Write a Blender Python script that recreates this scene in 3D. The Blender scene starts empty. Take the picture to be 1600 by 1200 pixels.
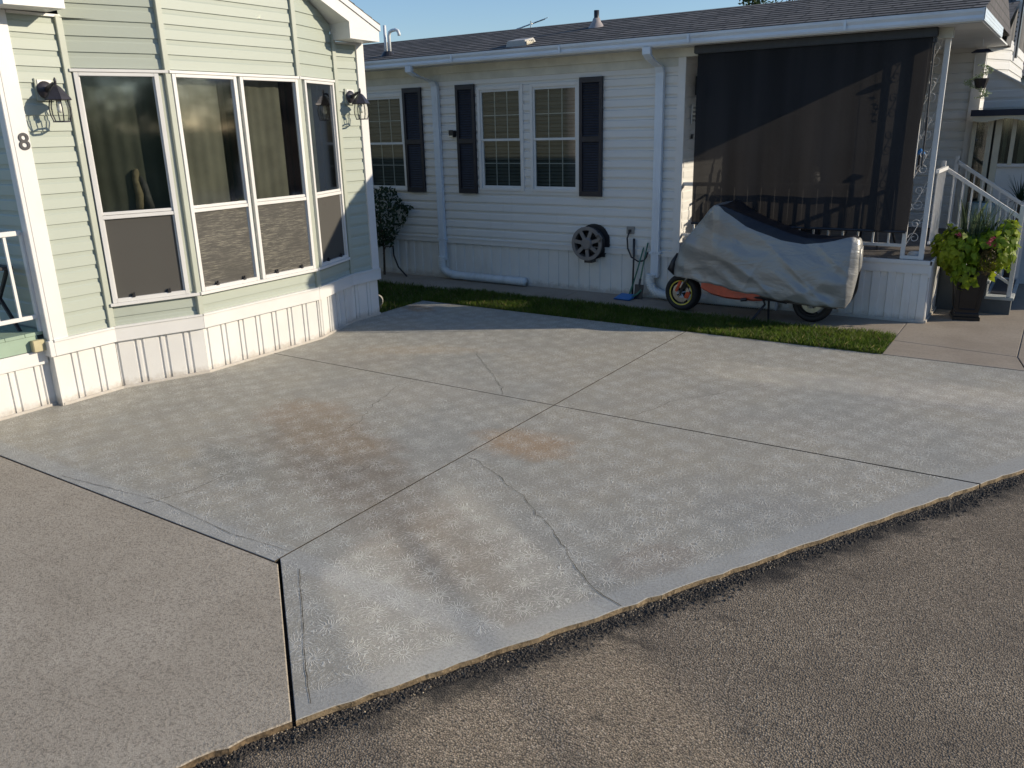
import bpy, bmesh, math, random
import numpy as np
from mathutils import Vector, Matrix
C = bpy.context.scene
COL = C.collection
rnd = random.Random(7)

# ------------------------------------------------------------------ camera
cd = bpy.data.cameras.new('camera'); cam = bpy.data.objects.new('camera', cd); COL.objects.link(cam)
cd.sensor_width = 36.0; cd.lens = 28.594; cd.clip_start = 0.05; cd.clip_end = 3000
cam.matrix_world = Matrix(((0.83478, -0.14592, 0.53090, 0), (0.55005, 0.26376, -0.79239, 0),
                           (-0.02440, 0.95349, 0.30044, 2.0), (0, 0, 0, 1)))
C.camera = cam
# ------------------------------------------------------------------ sky and sun
SUN = Vector((1.0, 0.6, 0.43)).normalized()
elev = math.asin(SUN.z); az = math.atan2(SUN.x, SUN.y)
W = bpy.data.worlds.new('World'); C.world = W; W.use_nodes = True
wn = W.node_tree
sky = wn.nodes.new('ShaderNodeTexSky'); sky.sky_type = 'NISHITA'; sky.sun_disc = False
sky.sun_elevation = elev; sky.sun_rotation = az; sky.air_density = 1.2; sky.dust_density = 0.2; sky.ozone_density = 3.5; sky.altitude = 200
tint = wn.nodes.new('ShaderNodeMix'); tint.data_type = 'RGBA'; tint.blend_type = 'MULTIPLY'; tint.inputs[0].default_value = 1.0
tint.inputs[7].default_value = (.95, 1.0, 1.14, 1)
wn.links.new(sky.outputs[0], tint.inputs[6]); wn.links.new(tint.outputs[2], wn.nodes['Background'].inputs[0])
wn.nodes['Background'].inputs[1].default_value = 0.12
sl = bpy.data.lights.new('sun', 'SUN'); so = bpy.data.objects.new('sun', sl); COL.objects.link(so)
sl.energy = 4.8; sl.angle = math.radians(0.5); sl.color = (1.0, 0.875, 0.69)
so.rotation_euler = SUN.to_track_quat('Z', 'Y').to_euler(); so.location = (10, 6, 12)
C.view_settings.view_transform = 'Standard'; C.view_settings.look = 'None'
C.view_settings.exposure = 0.18; C.view_settings.gamma = 1.0
cy = C.cycles
cy.use_denoising = True; cy.max_bounces = 8; cy.transparent_max_bounces = 16; cy.glossy_bounces = 4
cy.caustics_reflective = True; cy.caustics_refractive = False; cy.blur_glossy = 0.0
cy.sample_clamp_indirect = 0.0; cy.use_adaptive_sampling = False
cy.use_guiding = True; cy.surface_guiding_probability = .6; cy.use_surface_guiding = True; cy.use_volume_guiding = False; cy.guiding_training_samples = 0

# ------------------------------------------------------------------ material helpers
class NT:
    def __init__(s, name):
        s.m = bpy.data.materials.new(name); s.m.use_nodes = True; s.t = s.m.node_tree
        s.b = s.t.nodes['Principled BSDF']; s.out = s.t.nodes['Material Output']
        s.co = s.n('ShaderNodeTexCoord').outputs['Object']
    def n(s, ty, **kw):
        nd = s.t.nodes.new(ty)
        for k, v in kw.items(): setattr(nd, k, v)
        return nd
    def put(s, sock, v):
        if isinstance(v, bpy.types.NodeSocket): s.t.links.new(v, sock)
        elif isinstance(v, (tuple, list)) and len(v) == 3 and sock.type == 'RGBA': sock.default_value = (*v, 1)
        else: sock.default_value = v
    def math(s, op, a, b=0.0, c=0.0, clamp=False):
        nd = s.n('ShaderNodeMath', operation=op, use_clamp=clamp)
        s.put(nd.inputs[0], a); s.put(nd.inputs[1], b)
        if op in ('MULTIPLY_ADD', 'SMOOTH_MIN', 'SMOOTH_MAX'): s.put(nd.inputs[2], c)
        return nd.outputs[0]
    def vmath(s, op, a, b=None, scale=None):
        nd = s.n('ShaderNodeVectorMath', operation=op); s.put(nd.inputs[0], a)
        if b is not None: s.put(nd.inputs[1], b)
        if scale is not None: s.put(nd.inputs['Scale'], scale)
        return nd.outputs['Value'] if op in ('LENGTH', 'DOT_PRODUCT', 'DISTANCE') else nd.outputs[0]
    def sep(s, v):
        nd = s.n('ShaderNodeSeparateXYZ'); s.put(nd.inputs[0], v); return nd.outputs
    def mapv(s, v, scale=(1, 1, 1), rot=(0, 0, 0), loc=(0, 0, 0)):
        nd = s.n('ShaderNodeMapping'); s.put(nd.inputs[0], v)
        nd.inputs['Scale'].default_value = scale; nd.inputs['Rotation'].default_value = rot; nd.inputs['Location'].default_value = loc
        return nd.outputs[0]
    def noise(s, scale, detail=3, rough=.5, v=None, dist=0.0, col=False):
        nd = s.n('ShaderNodeTexNoise'); s.put(nd.inputs['Vector'], s.co if v is None else v)
        nd.inputs['Scale'].default_value = scale; nd.inputs['Detail'].default_value = detail
        nd.inputs['Roughness'].default_value = rough; nd.inputs['Distortion'].default_value = dist
        return nd.outputs['Color' if col else 'Fac']
    def ss(s, v, a, b, o0=0.0, o1=1.0):
        nd = s.n('ShaderNodeMapRange', interpolation_type='SMOOTHSTEP'); s.put(nd.inputs[0], v)
        for i, x in enumerate((a, b, o0, o1)): s.put(nd.inputs[i + 1], x)
        return nd.outputs[0]
    def mix(s, f, a, b, blend='MIX'):
        nd = s.n('ShaderNodeMix', data_type='RGBA', blend_type=blend)
        s.put(nd.inputs[0], f); s.put(nd.inputs[6], a); s.put(nd.inputs[7], b)
        return nd.outputs[2]
    def bump(s, h, strength=.3, dist=.01, normal=None):
        nd = s.n('ShaderNodeBump'); s.put(nd.inputs['Height'], h)
        nd.inputs['Strength'].default_value = strength; nd.inputs['Distance'].default_value = dist
        if normal is not None: s.put(nd.inputs['Normal'], normal)
        return nd.outputs[0]
    def set(s, **kw):
        for k, v in kw.items(): s.put(s.b.inputs[k.replace('_', ' ')], v)
        return s

def simple(name, col, rough=.6, var=.08, vs=6.0, bump=0.0, bs=80.0, metal=0.0, dirt=None, spec=.5, splash=False):
    s = NT(name)
    nz = s.noise(vs, 4, .6)
    c2 = tuple(min(1, c * (1 - var)) for c in col); c1 = tuple(min(1, c * (1 + var)) for c in col)
    c = s.mix(s.ss(nz, .3, .7), c2, c1)
    if dirt:
        d = s.ss(s.noise(1.7, 6, .7, s.mapv(s.co, (1, 1, .35))), .52, .75, 0, dirt[1]); c = s.mix(d, c, dirt[0])
    if splash:
        zz = s.math('ADD', s.sep(s.co)[2], s.math('MULTIPLY', s.math('SUBTRACT', s.noise(14, 5, .75), .5), .16))
        c = s.mix(s.ss(zz, .0, .09, .55, 0), c, (.30, .24, .17))
    s.set(Base_Color=c, Roughness=rough, Metallic=metal); s.b.inputs['Specular IOR Level'].default_value = spec
    if bump: s.put(s.b.inputs['Normal'], s.bump(s.noise(bs, 3, .6), bump, .004))
    return s.m

M = {}
def vinyl(name, col, grain=.25, dirt=.12):
    s = NT(name)
    z = s.sep(s.co)[2]
    g = s.noise(1.0, 4, .6, s.mapv(s.co, (6, 6, 160)))
    big = s.noise(1.3, 5, .65)
    c = s.mix(s.ss(big, .3, .75, 0, .22), col, tuple(x * .86 for x in col))
    c = s.mix(s.ss(g, .45, .8, 0, .12), c, tuple(min(1, x * 1.15) for x in col))
    streak = s.ss(s.noise(1.0, 5, .7, s.mapv(s.co, (9, 9, .8))), .55, .85, 0, dirt)
    c = s.mix(streak, c, (.22, .2, .16))
    s.set(Base_Color=c, Roughness=.48); s.b.inputs['Specular IOR Level'].default_value = .35
    s.put(s.b.inputs['Normal'], s.bump(g, grain, .0015, ))
    return s.m
M['green'] = vinyl('green_vinyl', (.385, .42, .358))
M['white_siding'] = vinyl('white_vinyl', (.66, .655, .63), dirt=.2)
M['white_trim'] = simple('white_trim', (.66, .65, .625), .45, .03, 3, dirt=((.45, .42, .36), .16))
M['white_skirt'] = simple('white_skirting', (.66, .65, .62), .5, .04, 2, .15, 60, dirt=((.42, .37, .28), .35), splash=True)
M['frieze'] = simple('weathered_white_soffit', (.55, .54, .47), .6, .12, 3, dirt=((.3, .28, .2), .35))
M['soffit'] = simple('grey_soffit', (.62, .63, .62), .6, .05, 3)
M['green_trim'] = simple('green_trim', (.385, .41, .34), .5, .04, 3)
M['gutter'] = simple('white_aluminium_gutter', (.60, .66, .72), .35, .05, 2, dirt=((.35, .33, .3), .3))
M['black'] = simple('black_paint', (.018, .018, .022), .45, .2, 20)
M['shutter'] = simple('dark_shutter_plastic', (.013, .013, .020), .5, .25, 12)
M['iron'] = simple('lantern_metal', (.045, .042, .05), .38, .2, 30, metal=.3)
M['brown_jamb'] = simple('mahogany_jamb', (.06, .028, .022), .4, .25, 9)
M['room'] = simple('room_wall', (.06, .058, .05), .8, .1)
M['steel'] = simple('brushed_steel', (.55, .55, .54), .3, .1, 30, metal=1)
M['pvc'] = simple('white_pvc', (.7, .72, .72), .4, .05)
M['hosewhite'] = simple('white_drain_hose', (.62, .65, .66), .45, .08, 5, dirt=((.25, .24, .22), .4))
M['paint_green'] = simple('green_porch_paint', (.27, .36, .27), .5, .1, 3)
M['beige_wood'] = simple('beige_block', (.45, .40, .24), .7, .1)
M['rubber'] = simple('tyre_rubber', (.012, .012, .013), .7, .2, 30, .3, 60)
M['orange'] = simple('orange_red_plastic', (.55, .07, .02), .35, .15, 8)
M['yellow'] = simple('yellow_rim_stripe', (.62, .52, .08), .4, .05)
M['darkplastic'] = simple('dark_plastic', (.02, .02, .024), .45, .2)
M['reelplastic'] = simple('tan_reel_plastic', (.19, .175, .165), .5, .08)
M['blueplastic'] = simple('blue_plastic', (.03, .16, .42), .4, .1)
M['greenpole'] = simple('green_tool_handle', (.05, .16, .11), .5, .1)
M['deckwood'] = simple('deck_boards', (.13, .115, .10), .7, .3, 4, .3, 40)
M['stepgrey'] = simple('grey_step_paint', (.075, .085, .09), .6, .1)
M['steptop'] = simple('pale_step_tread', (.40, .42, .40), .7, .1)
M['navy'] = simple('navy_awning', (.012, .018, .04), .6, .1)
M['cream'] = simple('cream_trim', (.6, .55, .42), .5, .08)
M['curtain'] = simple('sheer_curtain', (.30, .285, .245), .9, .15, 4)
M['darkcurtain'] = simple('grey_drape', (.13, .135, .115), .9, .2, 4)
M['blind'] = simple('window_blind', (.115, .125, .11), .8, .1, 4)
M['planter'] = simple('black_planter', (.008, .008, .009), .30, .2, 9)
M['soil'] = simple('potting_soil', (.03, .02, .012), .95, .4, 30)

def glass_mat(name, ior=1.9, tint=(.72, .75, .72), refl=1.0):
    s = NT(name); s.t.nodes.remove(s.b)
    fr = s.n('ShaderNodeFresnel'); fr.inputs[0].default_value = ior
    tr = s.n('ShaderNodeBsdfTransparent'); tr.inputs[0].default_value = (*tint, 1)
    gl = s.n('ShaderNodeBsdfGlossy'); gl.inputs['Roughness'].default_value = .06; gl.inputs[0].default_value = (refl, refl, refl, 1)
    mx = s.n('ShaderNodeMixShader'); gm = s.n('ShaderNodeNewGeometry'); s.put(fr.inputs[0], s.math('MULTIPLY_ADD', gm.outputs['Backfacing'], 1 / ior - ior, ior))
    s.t.links.new(fr.outputs[0], mx.inputs[0])
    s.t.links.new(tr.outputs[0], mx.inputs[1]); s.t.links.new(gl.outputs[0], mx.inputs[2]); s.t.links.new(mx.outputs[0], s.out.inputs[0])
    wob = s.noise(1.1, 2, .5)
    s.put(gl.inputs['Normal'], s.bump(wob, .05, .004))
    return s.m
M['glass'] = glass_mat('window_glass', 3.8, (.62, .65, .6))
M['glass_n'] = glass_mat('neighbour_glass', 1.7, (.6, .63, .6))
M['glass_l'] = glass_mat('lantern_glass', 1.4, (.93, .93, .9))

def screen_mat(name, streaky):
    s = NT(name); s.t.nodes.remove(s.b)
    st = s.ss(s.noise(1, 5, .75, s.mapv(s.co, (9, 9, 190))), .48, .62)
    fade = s.ss(s.noise(2.2, 3, .6), .32, .6)
    f = s.math('MULTIPLY', st, fade)
    col = s.mix(f if streaky else 0.0, (.115, .11, .10), (.30, .28, .23))
    df = s.n('ShaderNodeBsdfDiffuse'); s.put(df.inputs[0], col)
    tr = s.n('ShaderNodeBsdfTransparent'); tr.inputs[0].default_value = (.8, .8, .8, 1)
    mx = s.n('ShaderNodeMixShader'); mx.inputs[0].default_value = .72
    s.t.links.new(tr.outputs[0], mx.inputs[1]); s.t.links.new(df.outputs[0], mx.inputs[2]); s.t.links.new(mx.outputs[0], s.out.inputs[0])
    return s.m
M['bugscreen'] = screen_mat('insect_screen', False)
M['bugscreen_streaky'] = screen_mat('insect_screen_streaky', True)

def shade_mat():
    s = NT('dark_shade_fabric'); s.t.nodes.remove(s.b)
    fold = s.noise(1, 3, .5, s.mapv(s.co, (5.0, 1, .35), (0, .22, 0)))
    fine = s.noise(1, 2, .5, s.mapv(s.co, (260, 1, 260)))
    k = s.math('MULTIPLY', s.ss(fold, .25, .75, .78, 1.18), s.ss(fine, .3, .7, .8, 1.2))
    c1 = s.vmath('SCALE', (.021, .023, .027), scale=k); c2 = s.vmath('SCALE', (.0135, .0124, .0113), scale=k)
    df = s.n('ShaderNodeBsdfDiffuse'); s.put(df.inputs[0], c1)
    tl = s.n('ShaderNodeBsdfTranslucent'); s.put(tl.inputs[0], c2)
    tr = s.n('ShaderNodeBsdfTransparent')
    a = s.n('ShaderNodeAddShader'); s.t.links.new(df.outputs[0], a.inputs[0]); s.t.links.new(tl.outputs[0], a.inputs[1])
    mx = s.n('ShaderNodeMixShader'); mx.inputs[0].default_value = .03
    s.t.links.new(a.outputs[0], mx.inputs[1]); s.t.links.new(tr.outputs[0], mx.inputs[2]); s.t.links.new(mx.outputs[0], s.out.inputs[0])
    return s.m
M['shade'] = shade_mat()

def leaf_mat(name, c1, c2, trans=.35, rough=.5, vs=2.5):
    s = NT(name)
    a = s.ss(s.noise(vs, 2, .5), .35, .65); b = s.ss(s.noise(vs * 11, 1, .5), .3, .7, 0, .6)
    c = s.mix(a, c1, c2); c = s.mix(b, c, tuple(x * .5 for x in c1))
    s.set(Base_Color=c, Roughness=rough); s.b.inputs['Specular IOR Level'].default_value = .3
    tl = s.n('ShaderNodeBsdfTranslucent'); s.put(tl.inputs[0], c)
    mx = s.n('ShaderNodeMixShader'); mx.inputs[0].default_value = trans
    s.t.links.new(s.b.outputs[0], mx.inputs[1]); s.t.links.new(tl.outputs[0], mx.inputs[2]); s.t.links.new(mx.outputs[0], s.out.inputs[0])
    return s.m
M['lime'] = leaf_mat('lime_vine_leaf', (.22, .33, .02), (.42, .47, .03), .42)
M['dkleaf'] = leaf_mat('dark_climber_leaf', (.018, .045, .02), (.03, .065, .025), .25)
M['spike'] = leaf_mat('spiky_grass_leaf', (.07, .11, .06), (.13, .17, .09), .3)
M['treeleaf'] = leaf_mat('tree_leaf', (.045, .08, .03), (.085, .125, .05), .35)
M['grass'] = leaf_mat('lawn_grass', (.085, .15, .018), (.16, .22, .035), .45, vs=3)
M['brownleaf'] = leaf_mat('dry_brown_leaf', (.12, .09, .03), (.17, .13, .05), .3, vs=9)
M['pink'] = leaf_mat('pink_petal', (.55, .06, .16), (.65, .10, .25), .3)
M['ivy'] = leaf_mat('variegated_ivy', (.20, .30, .13), (.55, .6, .42), .3, vs=30)
M['bark'] = simple('bark', (.07, .05, .035), .9, .3, 12, .5, 30)

def shingles(name, side=False):
    s = NT(name)
    q = s.sep(s.co); cv = s.n('ShaderNodeCombineXYZ')
    if side: s.put(cv.inputs[0], q[1]); s.put(cv.inputs[1], s.math('MULTIPLY', q[2], 1.9))
    else: s.put(cv.inputs[0], q[0]); s.put(cv.inputs[1], s.math('SUBTRACT', q[1], 8.66))
    row = .14
    br = s.n('ShaderNodeTexBrick'); s.put(br.inputs['Vector'], cv.outputs[0])
    br.inputs['Scale'].default_value = 1.0; br.inputs['Brick Width'].default_value = .29; br.inputs['Row Height'].default_value = row
    br.inputs['Mortar Size'].default_value = .013; br.inputs['Color1'].default_value = (.055, .053, .052, 1); br.inputs['Color2'].default_value = (.15, .14, .13, 1)
    br.inputs['Mortar'].default_value = (.012, .012, .012, 1); br.offset = .41; br.offset_frequency = 2; br.squash = .7; br.squash_frequency = 3
    g = s.noise(110, 2, .6)
    c = s.mix(s.ss(g, .3, .7, 0, .4), br.outputs['Color'], (.12, .118, .112))
    s.set(Base_Color=c, Roughness=.9)
    return s.m
M['shingle_side'] = shingles('roof_shingles_hip', True)
for _n in M['shingle_side'].node_tree.nodes:
    if _n.type == 'TEX_BRICK': _n.inputs['Color1'].default_value = (.05, .045, .05, 1); _n.inputs['Color2'].default_value = (.09, .08, .085, 1)
M['shingle'] = shingles('roof_shingles')

EDGE_D = Vector((.4775, .8786, 0))                # street edge direction
EDGE_N = Vector((.8786, -.4775, 0))               # towards the road
EDGE_C = EDGE_N.dot(Vector((-1.339, 2.802, 0)))

def driveway_mat():
    s = NT('stamped_concrete')
    P = s.co
    wob = s.vmath('SCALE', s.vmath('SUBTRACT', s.noise(2.3, 2, .5, col=True), (.5, .5, .5)), scale=.10)
    Pw = s.vmath('ADD', s.mapv(P, (1, 1, 0), (0, 0, .42)), wob)
    vo = s.n('ShaderNodeTexVoronoi', voronoi_dimensions='2D'); s.put(vo.inputs['Vector'], Pw)
    vo.inputs['Scale'].default_value = 5.7; vo.inputs['Randomness'].default_value = .42
    cell = vo.outputs['Position']
    d = s.vmath('SUBTRACT', Pw, cell); r = s.vmath('LENGTH', d)
    dx = s.sep(d)[0]; dy = s.sep(d)[1]
    rc = s.sep(s.n('ShaderNodeSeparateColor') and vo.outputs['Color'])
    ang = s.math('ARCTAN2', dy, dx)
    ang = s.math('ADD', ang, s.math('MULTIPLY', s.noise(26, 1, .5), 1.1))
    ang = s.math('ADD', ang, s.math('MULTIPLY', r, s.math('MULTIPLY_ADD', rc[0], 14, -7)))
    sn = s.math('ABSOLUTE', s.math('SINE', s.math('ADD', s.math('MULTIPLY', ang, 9.0), s.math('MULTIPLY', rc[1], 6))))
    line = s.ss(s.math('MULTIPLY', sn, r), .009, .024, 1, 0)
    rmax = s.math('MULTIPLY_ADD', s.noise(40, 1, .5), .095, .045)
    inside = s.math('MULTIPLY', s.ss(s.math('SUBTRACT', rmax, r), -.012, .012), s.ss(r, .010, .018))
    petal = s.math('MULTIPLY', line, inside)
    # wind-blown strokes between the bursts
    st = s.noise(1, 2, .5, s.mapv(s.vmath('ADD', P, s.vmath('SCALE', wob, scale=1.6)), (75, 17, 1), (0, 0, -.75)))
    stroke = s.math('MULTIPLY', s.ss(s.math('ABSOLUTE', s.math('SUBTRACT', st, .5)), .0, .030, 1, 0), s.ss(s.noise(9, 1, .5), .30, .46))
    st2 = s.noise(1, 2, .5, s.mapv(s.vmath('ADD', P, s.vmath('SCALE', wob, scale=2.2)), (30, 110, 1), (0, 0, .5)))
    stroke2 = s.math('MULTIPLY', s.ss(s.math('ABSOLUTE', s.math('SUBTRACT', st2, .52)), .0, .028, 1, 0), s.ss(s.noise(6, 1, .5, s.mapv(P, loc=(3, 7, 0))), .42, .55))
    pat = s.math('MAXIMUM', petal, s.math('MULTIPLY', s.math('MAXIMUM', stroke, stroke2), .72))
    wear = s.ss(s.noise(1.1, 4, .6), .28, .58, .5, 1.0)
    pat = s.math('MULTIPLY', pat, wear)
    # body colour
    big = s.noise(.55, 4, .55); mid = s.noise(2.1, 5, .65); fine = s.noise(75, 4, .8)
    base = s.mix(s.ss(big, .38, .62), (.295, .288, .25), (.345, .312, .242))
    base = s.mix(s.ss(mid, .35, .7, 0, .45), base, (.285, .265, .225))
    base = s.mix(s.ss(s.noise(3.7, 5, .7), .52, .72, 0, .55), base, (.43, .42, .37))
    # paler resealed strips along the slab rims
    xy = s.sep(P)
    rim = s.ss(s.math('ABSOLUTE', s.math('SUBTRACT', xy[1], 2.36)), .04, .10, 1, 0)
    edge = s.math('SUBTRACT', EDGE_C, s.vmath('DOT_PRODUCT', P, tuple(EDGE_N)))
    rim2 = s.ss(edge, .09, .16, 1, 0)
    rimd = s.ss(s.math('ABSOLUTE', s.vmath('DOT_PRODUCT', s.vmath('SUBTRACT', P, (-2.928, 2.292, 0)), (.62, .785, 0))), .07, .10, 1, 0)
    pat = s.math('MULTIPLY', pat, s.math('SUBTRACT', 1, s.math('MULTIPLY', rim2, .85)))
    def stain_shade(x, y, rx, ry, rot, f=.35, seed=0.0):
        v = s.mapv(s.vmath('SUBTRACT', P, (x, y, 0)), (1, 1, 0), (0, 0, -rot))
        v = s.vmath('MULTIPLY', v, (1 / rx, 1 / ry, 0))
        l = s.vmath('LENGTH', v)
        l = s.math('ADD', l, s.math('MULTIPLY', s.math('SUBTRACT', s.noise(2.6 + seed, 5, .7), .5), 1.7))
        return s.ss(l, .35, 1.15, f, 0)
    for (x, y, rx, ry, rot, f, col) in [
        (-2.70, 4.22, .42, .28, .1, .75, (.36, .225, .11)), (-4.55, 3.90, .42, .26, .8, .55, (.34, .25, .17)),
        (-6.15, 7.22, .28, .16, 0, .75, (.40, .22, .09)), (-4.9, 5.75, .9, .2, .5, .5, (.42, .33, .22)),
        (-3.75, 3.45, 1.05, .46, -.49, .85, (.185, .15, .11)), (-3.3, 3.3, .45, .28, -.49, .6, (.12, .11, .095)), (-4.15, 3.0, .55, .25, -.2, .62, (.19, .185, .155)), (-4.1, 3.75, 1.0, .36, -.4, .6, (.31, .225, .135)),  # dirt mixed with painted shade: the unlit gaps between window reflections
        (-2.35, 2.85, .85, .32, -.45, .78, (.20, .175, .14)), (-2.9, 3.05, .9, .36, -.5, .6, (.25, .205, .15)),  # grime plus darker colour for driveway left unlit beside the reflected patches
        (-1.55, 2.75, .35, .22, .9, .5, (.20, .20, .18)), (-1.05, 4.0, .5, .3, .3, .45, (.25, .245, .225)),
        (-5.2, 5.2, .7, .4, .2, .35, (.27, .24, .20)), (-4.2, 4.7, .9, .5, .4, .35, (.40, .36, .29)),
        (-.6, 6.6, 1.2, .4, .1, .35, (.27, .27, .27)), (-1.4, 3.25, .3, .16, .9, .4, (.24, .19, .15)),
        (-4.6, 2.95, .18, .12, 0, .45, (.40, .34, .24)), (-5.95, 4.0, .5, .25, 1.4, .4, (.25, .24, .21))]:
        base = s.mix(stain_shade(x, y, rx, ry, rot, f, x % 1), base, col)
    spots = s.ss(s.noise(34, 1, .5), .74, .78, 0, .8)
    c = s.mix(s.math('MULTIPLY', pat, .72), base, s.mix(.55, base, (.76, .745, .67)))
    c = s.mix(s.math('MULTIPLY', pat, .2), c, (.72, .70, .64))
    c = s.mix(s.math('MULTIPLY', spots, .35), c, (.10, .10, .09))
    c = s.mix(s.math('MULTIPLY', s.math('MAXIMUM', rim, rim2), .35), c, (.42, .43, .42))
    c = s.mix(s.ss(fine, .45, .62, 0, .42), c, (.17, .165, .145))
    s.set(Base_Color=c, Roughness=s.ss(mid, .3, .7, .62, .8))
    s.b.inputs['Specular IOR Level'].default_value = .35
    h = s.math('ADD', s.math('MULTIPLY', pat, .8), s.math('MULTIPLY', fine, .6))
    s.put(s.b.inputs['Normal'], s.bump(h, .6, .004))
    return s.m
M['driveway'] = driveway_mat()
M['groove'] = simple('dark_groove_dirt', (.045, .035, .022), .95, .5, 20)

def concrete(name, c1, c2, sp=.4, fs=55, rough=.85, bump=.5, swirl=True):
    s = NT(name)
    a = s.noise(1.4, 5, .6); f = s.noise(fs, 4, .75); f2 = s.noise(fs * 2.6, 2, .6)
    c = s.mix(s.ss(a, .3, .7), c1, c2)
    c = s.mix(s.ss(f, .47, .62, 0, sp), c, tuple(x * .45 for x in c1))
    c = s.mix(s.ss(f2, .55, .7, 0, sp * .7), c, tuple(min(1, x * 1.6) for x in c2))
    w = s.ss(s.noise(7, 3, .6, s.mapv(s.co, (1, 3, 1)), dist=1.5), .35, .7, 0, .14)
    c = s.mix(w, c, tuple(x * 1.35 for x in c2))
    c = s.mix(s.ss(s.noise(.8, 3, .7, s.mapv(s.co, loc=(4, 2, 0))), .55, .75, 0, .4), c, tuple(x * .7 for x in c1))
    s.set(Base_Color=c, Roughness=rough); s.b.inputs['Specular IOR Level'].default_value = .25
    s.put(s.b.inputs['Normal'], s.bump(s.math('ADD', f, s.math('MULTIPLY', f2, .5)), bump, .006))
    return s.m
M['apron'] = concrete('brown_broomed_concrete', (.345, .295, .225), (.42, .365, .285), .75, 85, bump=.6)
M['walk'] = concrete('walkway_concrete', (.25, .21, .165), (.32, .275, .22), .22, 40, bump=.25)
M['conc_edge'] = concrete('rough_concrete_edge', (.17, .125, .075), (.26, .20, .125), .9, 26, bump=1.0)

def asphalt():
    s = NT('asphalt')
    vo = s.n('ShaderNodeTexVoronoi'); s.put(vo.inputs['Vector'], s.co); vo.inputs['Scale'].default_value = 135
    vb = s.n('ShaderNodeTexVoronoi'); s.put(vb.inputs['Vector'], s.co); vb.inputs['Scale'].default_value = 190
    rr = s.n('ShaderNodeSeparateColor'); s.put(rr.inputs[0], vo.outputs['Color'])
    ra = rr.outputs[0]
    c = s.mix(ra, (.165, .132, .095), (.37, .30, .215))
    c = s.mix(s.ss(ra, .84, .95, 0, .8), c, (.44, .37, .28))
    v3 = s.n('ShaderNodeTexVoronoi'); s.put(v3.inputs['Vector'], s.co); v3.inputs['Scale'].default_value = 62
    r3 = s.n('ShaderNodeSeparateColor'); s.put(r3.inputs[0], v3.outputs['Color'])
    st3 = s.math('MULTIPLY', s.ss(r3.outputs[1], .70, .78), s.ss(v3.outputs['Distance'], .28, .42, 1, 0))
    c = s.mix(s.math('MULTIPLY', st3, .7), c, s.mix(r3.outputs[2], (.22, .18, .13), (.50, .43, .33)))
    gap = s.ss(vo.outputs['Distance'], .45, .75, 0, .75)
    c = s.mix(gap, c, (.022, .020, .018))
    c = s.mix(s.ss(s.noise(.7, 5, .65), .35, .65, 0, .5), c, (.10, .08, .06))
    c = s.mix(s.ss(s.noise(2.6, 5, .75, s.mapv(s.co, (1, 2.2, 1), (0, 0, -1.05))), .58, .70, 0, .7), c, (.04, .034, .028))
    e = s.math('SUBTRACT', s.vmath('DOT_PRODUCT', s.co, tuple(EDGE_N)), EDGE_C)
    e = s.math('ADD', e, s.math('MULTIPLY', s.math('SUBTRACT', s.noise(6, 5, .75), .5), .34))
    e = s.math('ADD', e, s.math('MULTIPLY', s.math('SUBTRACT', s.noise(1.2, 3, .6), .5), .25))
    c = s.mix(s.ss(e, .05, .20, .92, 0), c, (.016, .015, .014))
    s.set(Base_Color=c, Roughness=.8); s.b.inputs['Specular IOR Level'].default_value = .3
    h = s.math('ADD', s.math('SUBTRACT', s.math('MULTIPLY', s.noise(170, 3, .7), .8), vo.outputs['Distance']), st3)
    s.put(s.b.inputs['Normal'], s.bump(h, .9, .006))
    return s.m
M['asphalt'] = asphalt()
M['earth'] = simple('lawn_soil', (.035, .045, .018), .95, .4, 8, .6, 30)
M['gravel'] = simple('tar_crumbs', (.038, .031, .024), .8, .6, 60)
M['pebble'] = simple('tan_pebbles', (.30, .24, .16), .8, .5, 60)

def cover_mat(name, c):
    s = NT(name)
    n = s.noise(2.0, 4, .65, s.mapv(s.co, (1.2, 1, 2.6), (0, .5, 0)), dist=.5); n2 = s.noise(16, 5, .7, dist=1.0)
    s.set(Base_Color=c, Roughness=.40, Metallic=.3 if c[0] > .1 else 0)
    b1 = s.bump(n, .5, .04); s.put(s.b.inputs['Normal'], s.bump(n2, .3, .007, b1))
    return s.m
M['silver'] = cover_mat('silver_cover_fabric', (.28, .28, .268))
M['blackcover'] = cover_mat('black_cover_fabric', (.012, .012, .016))

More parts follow.
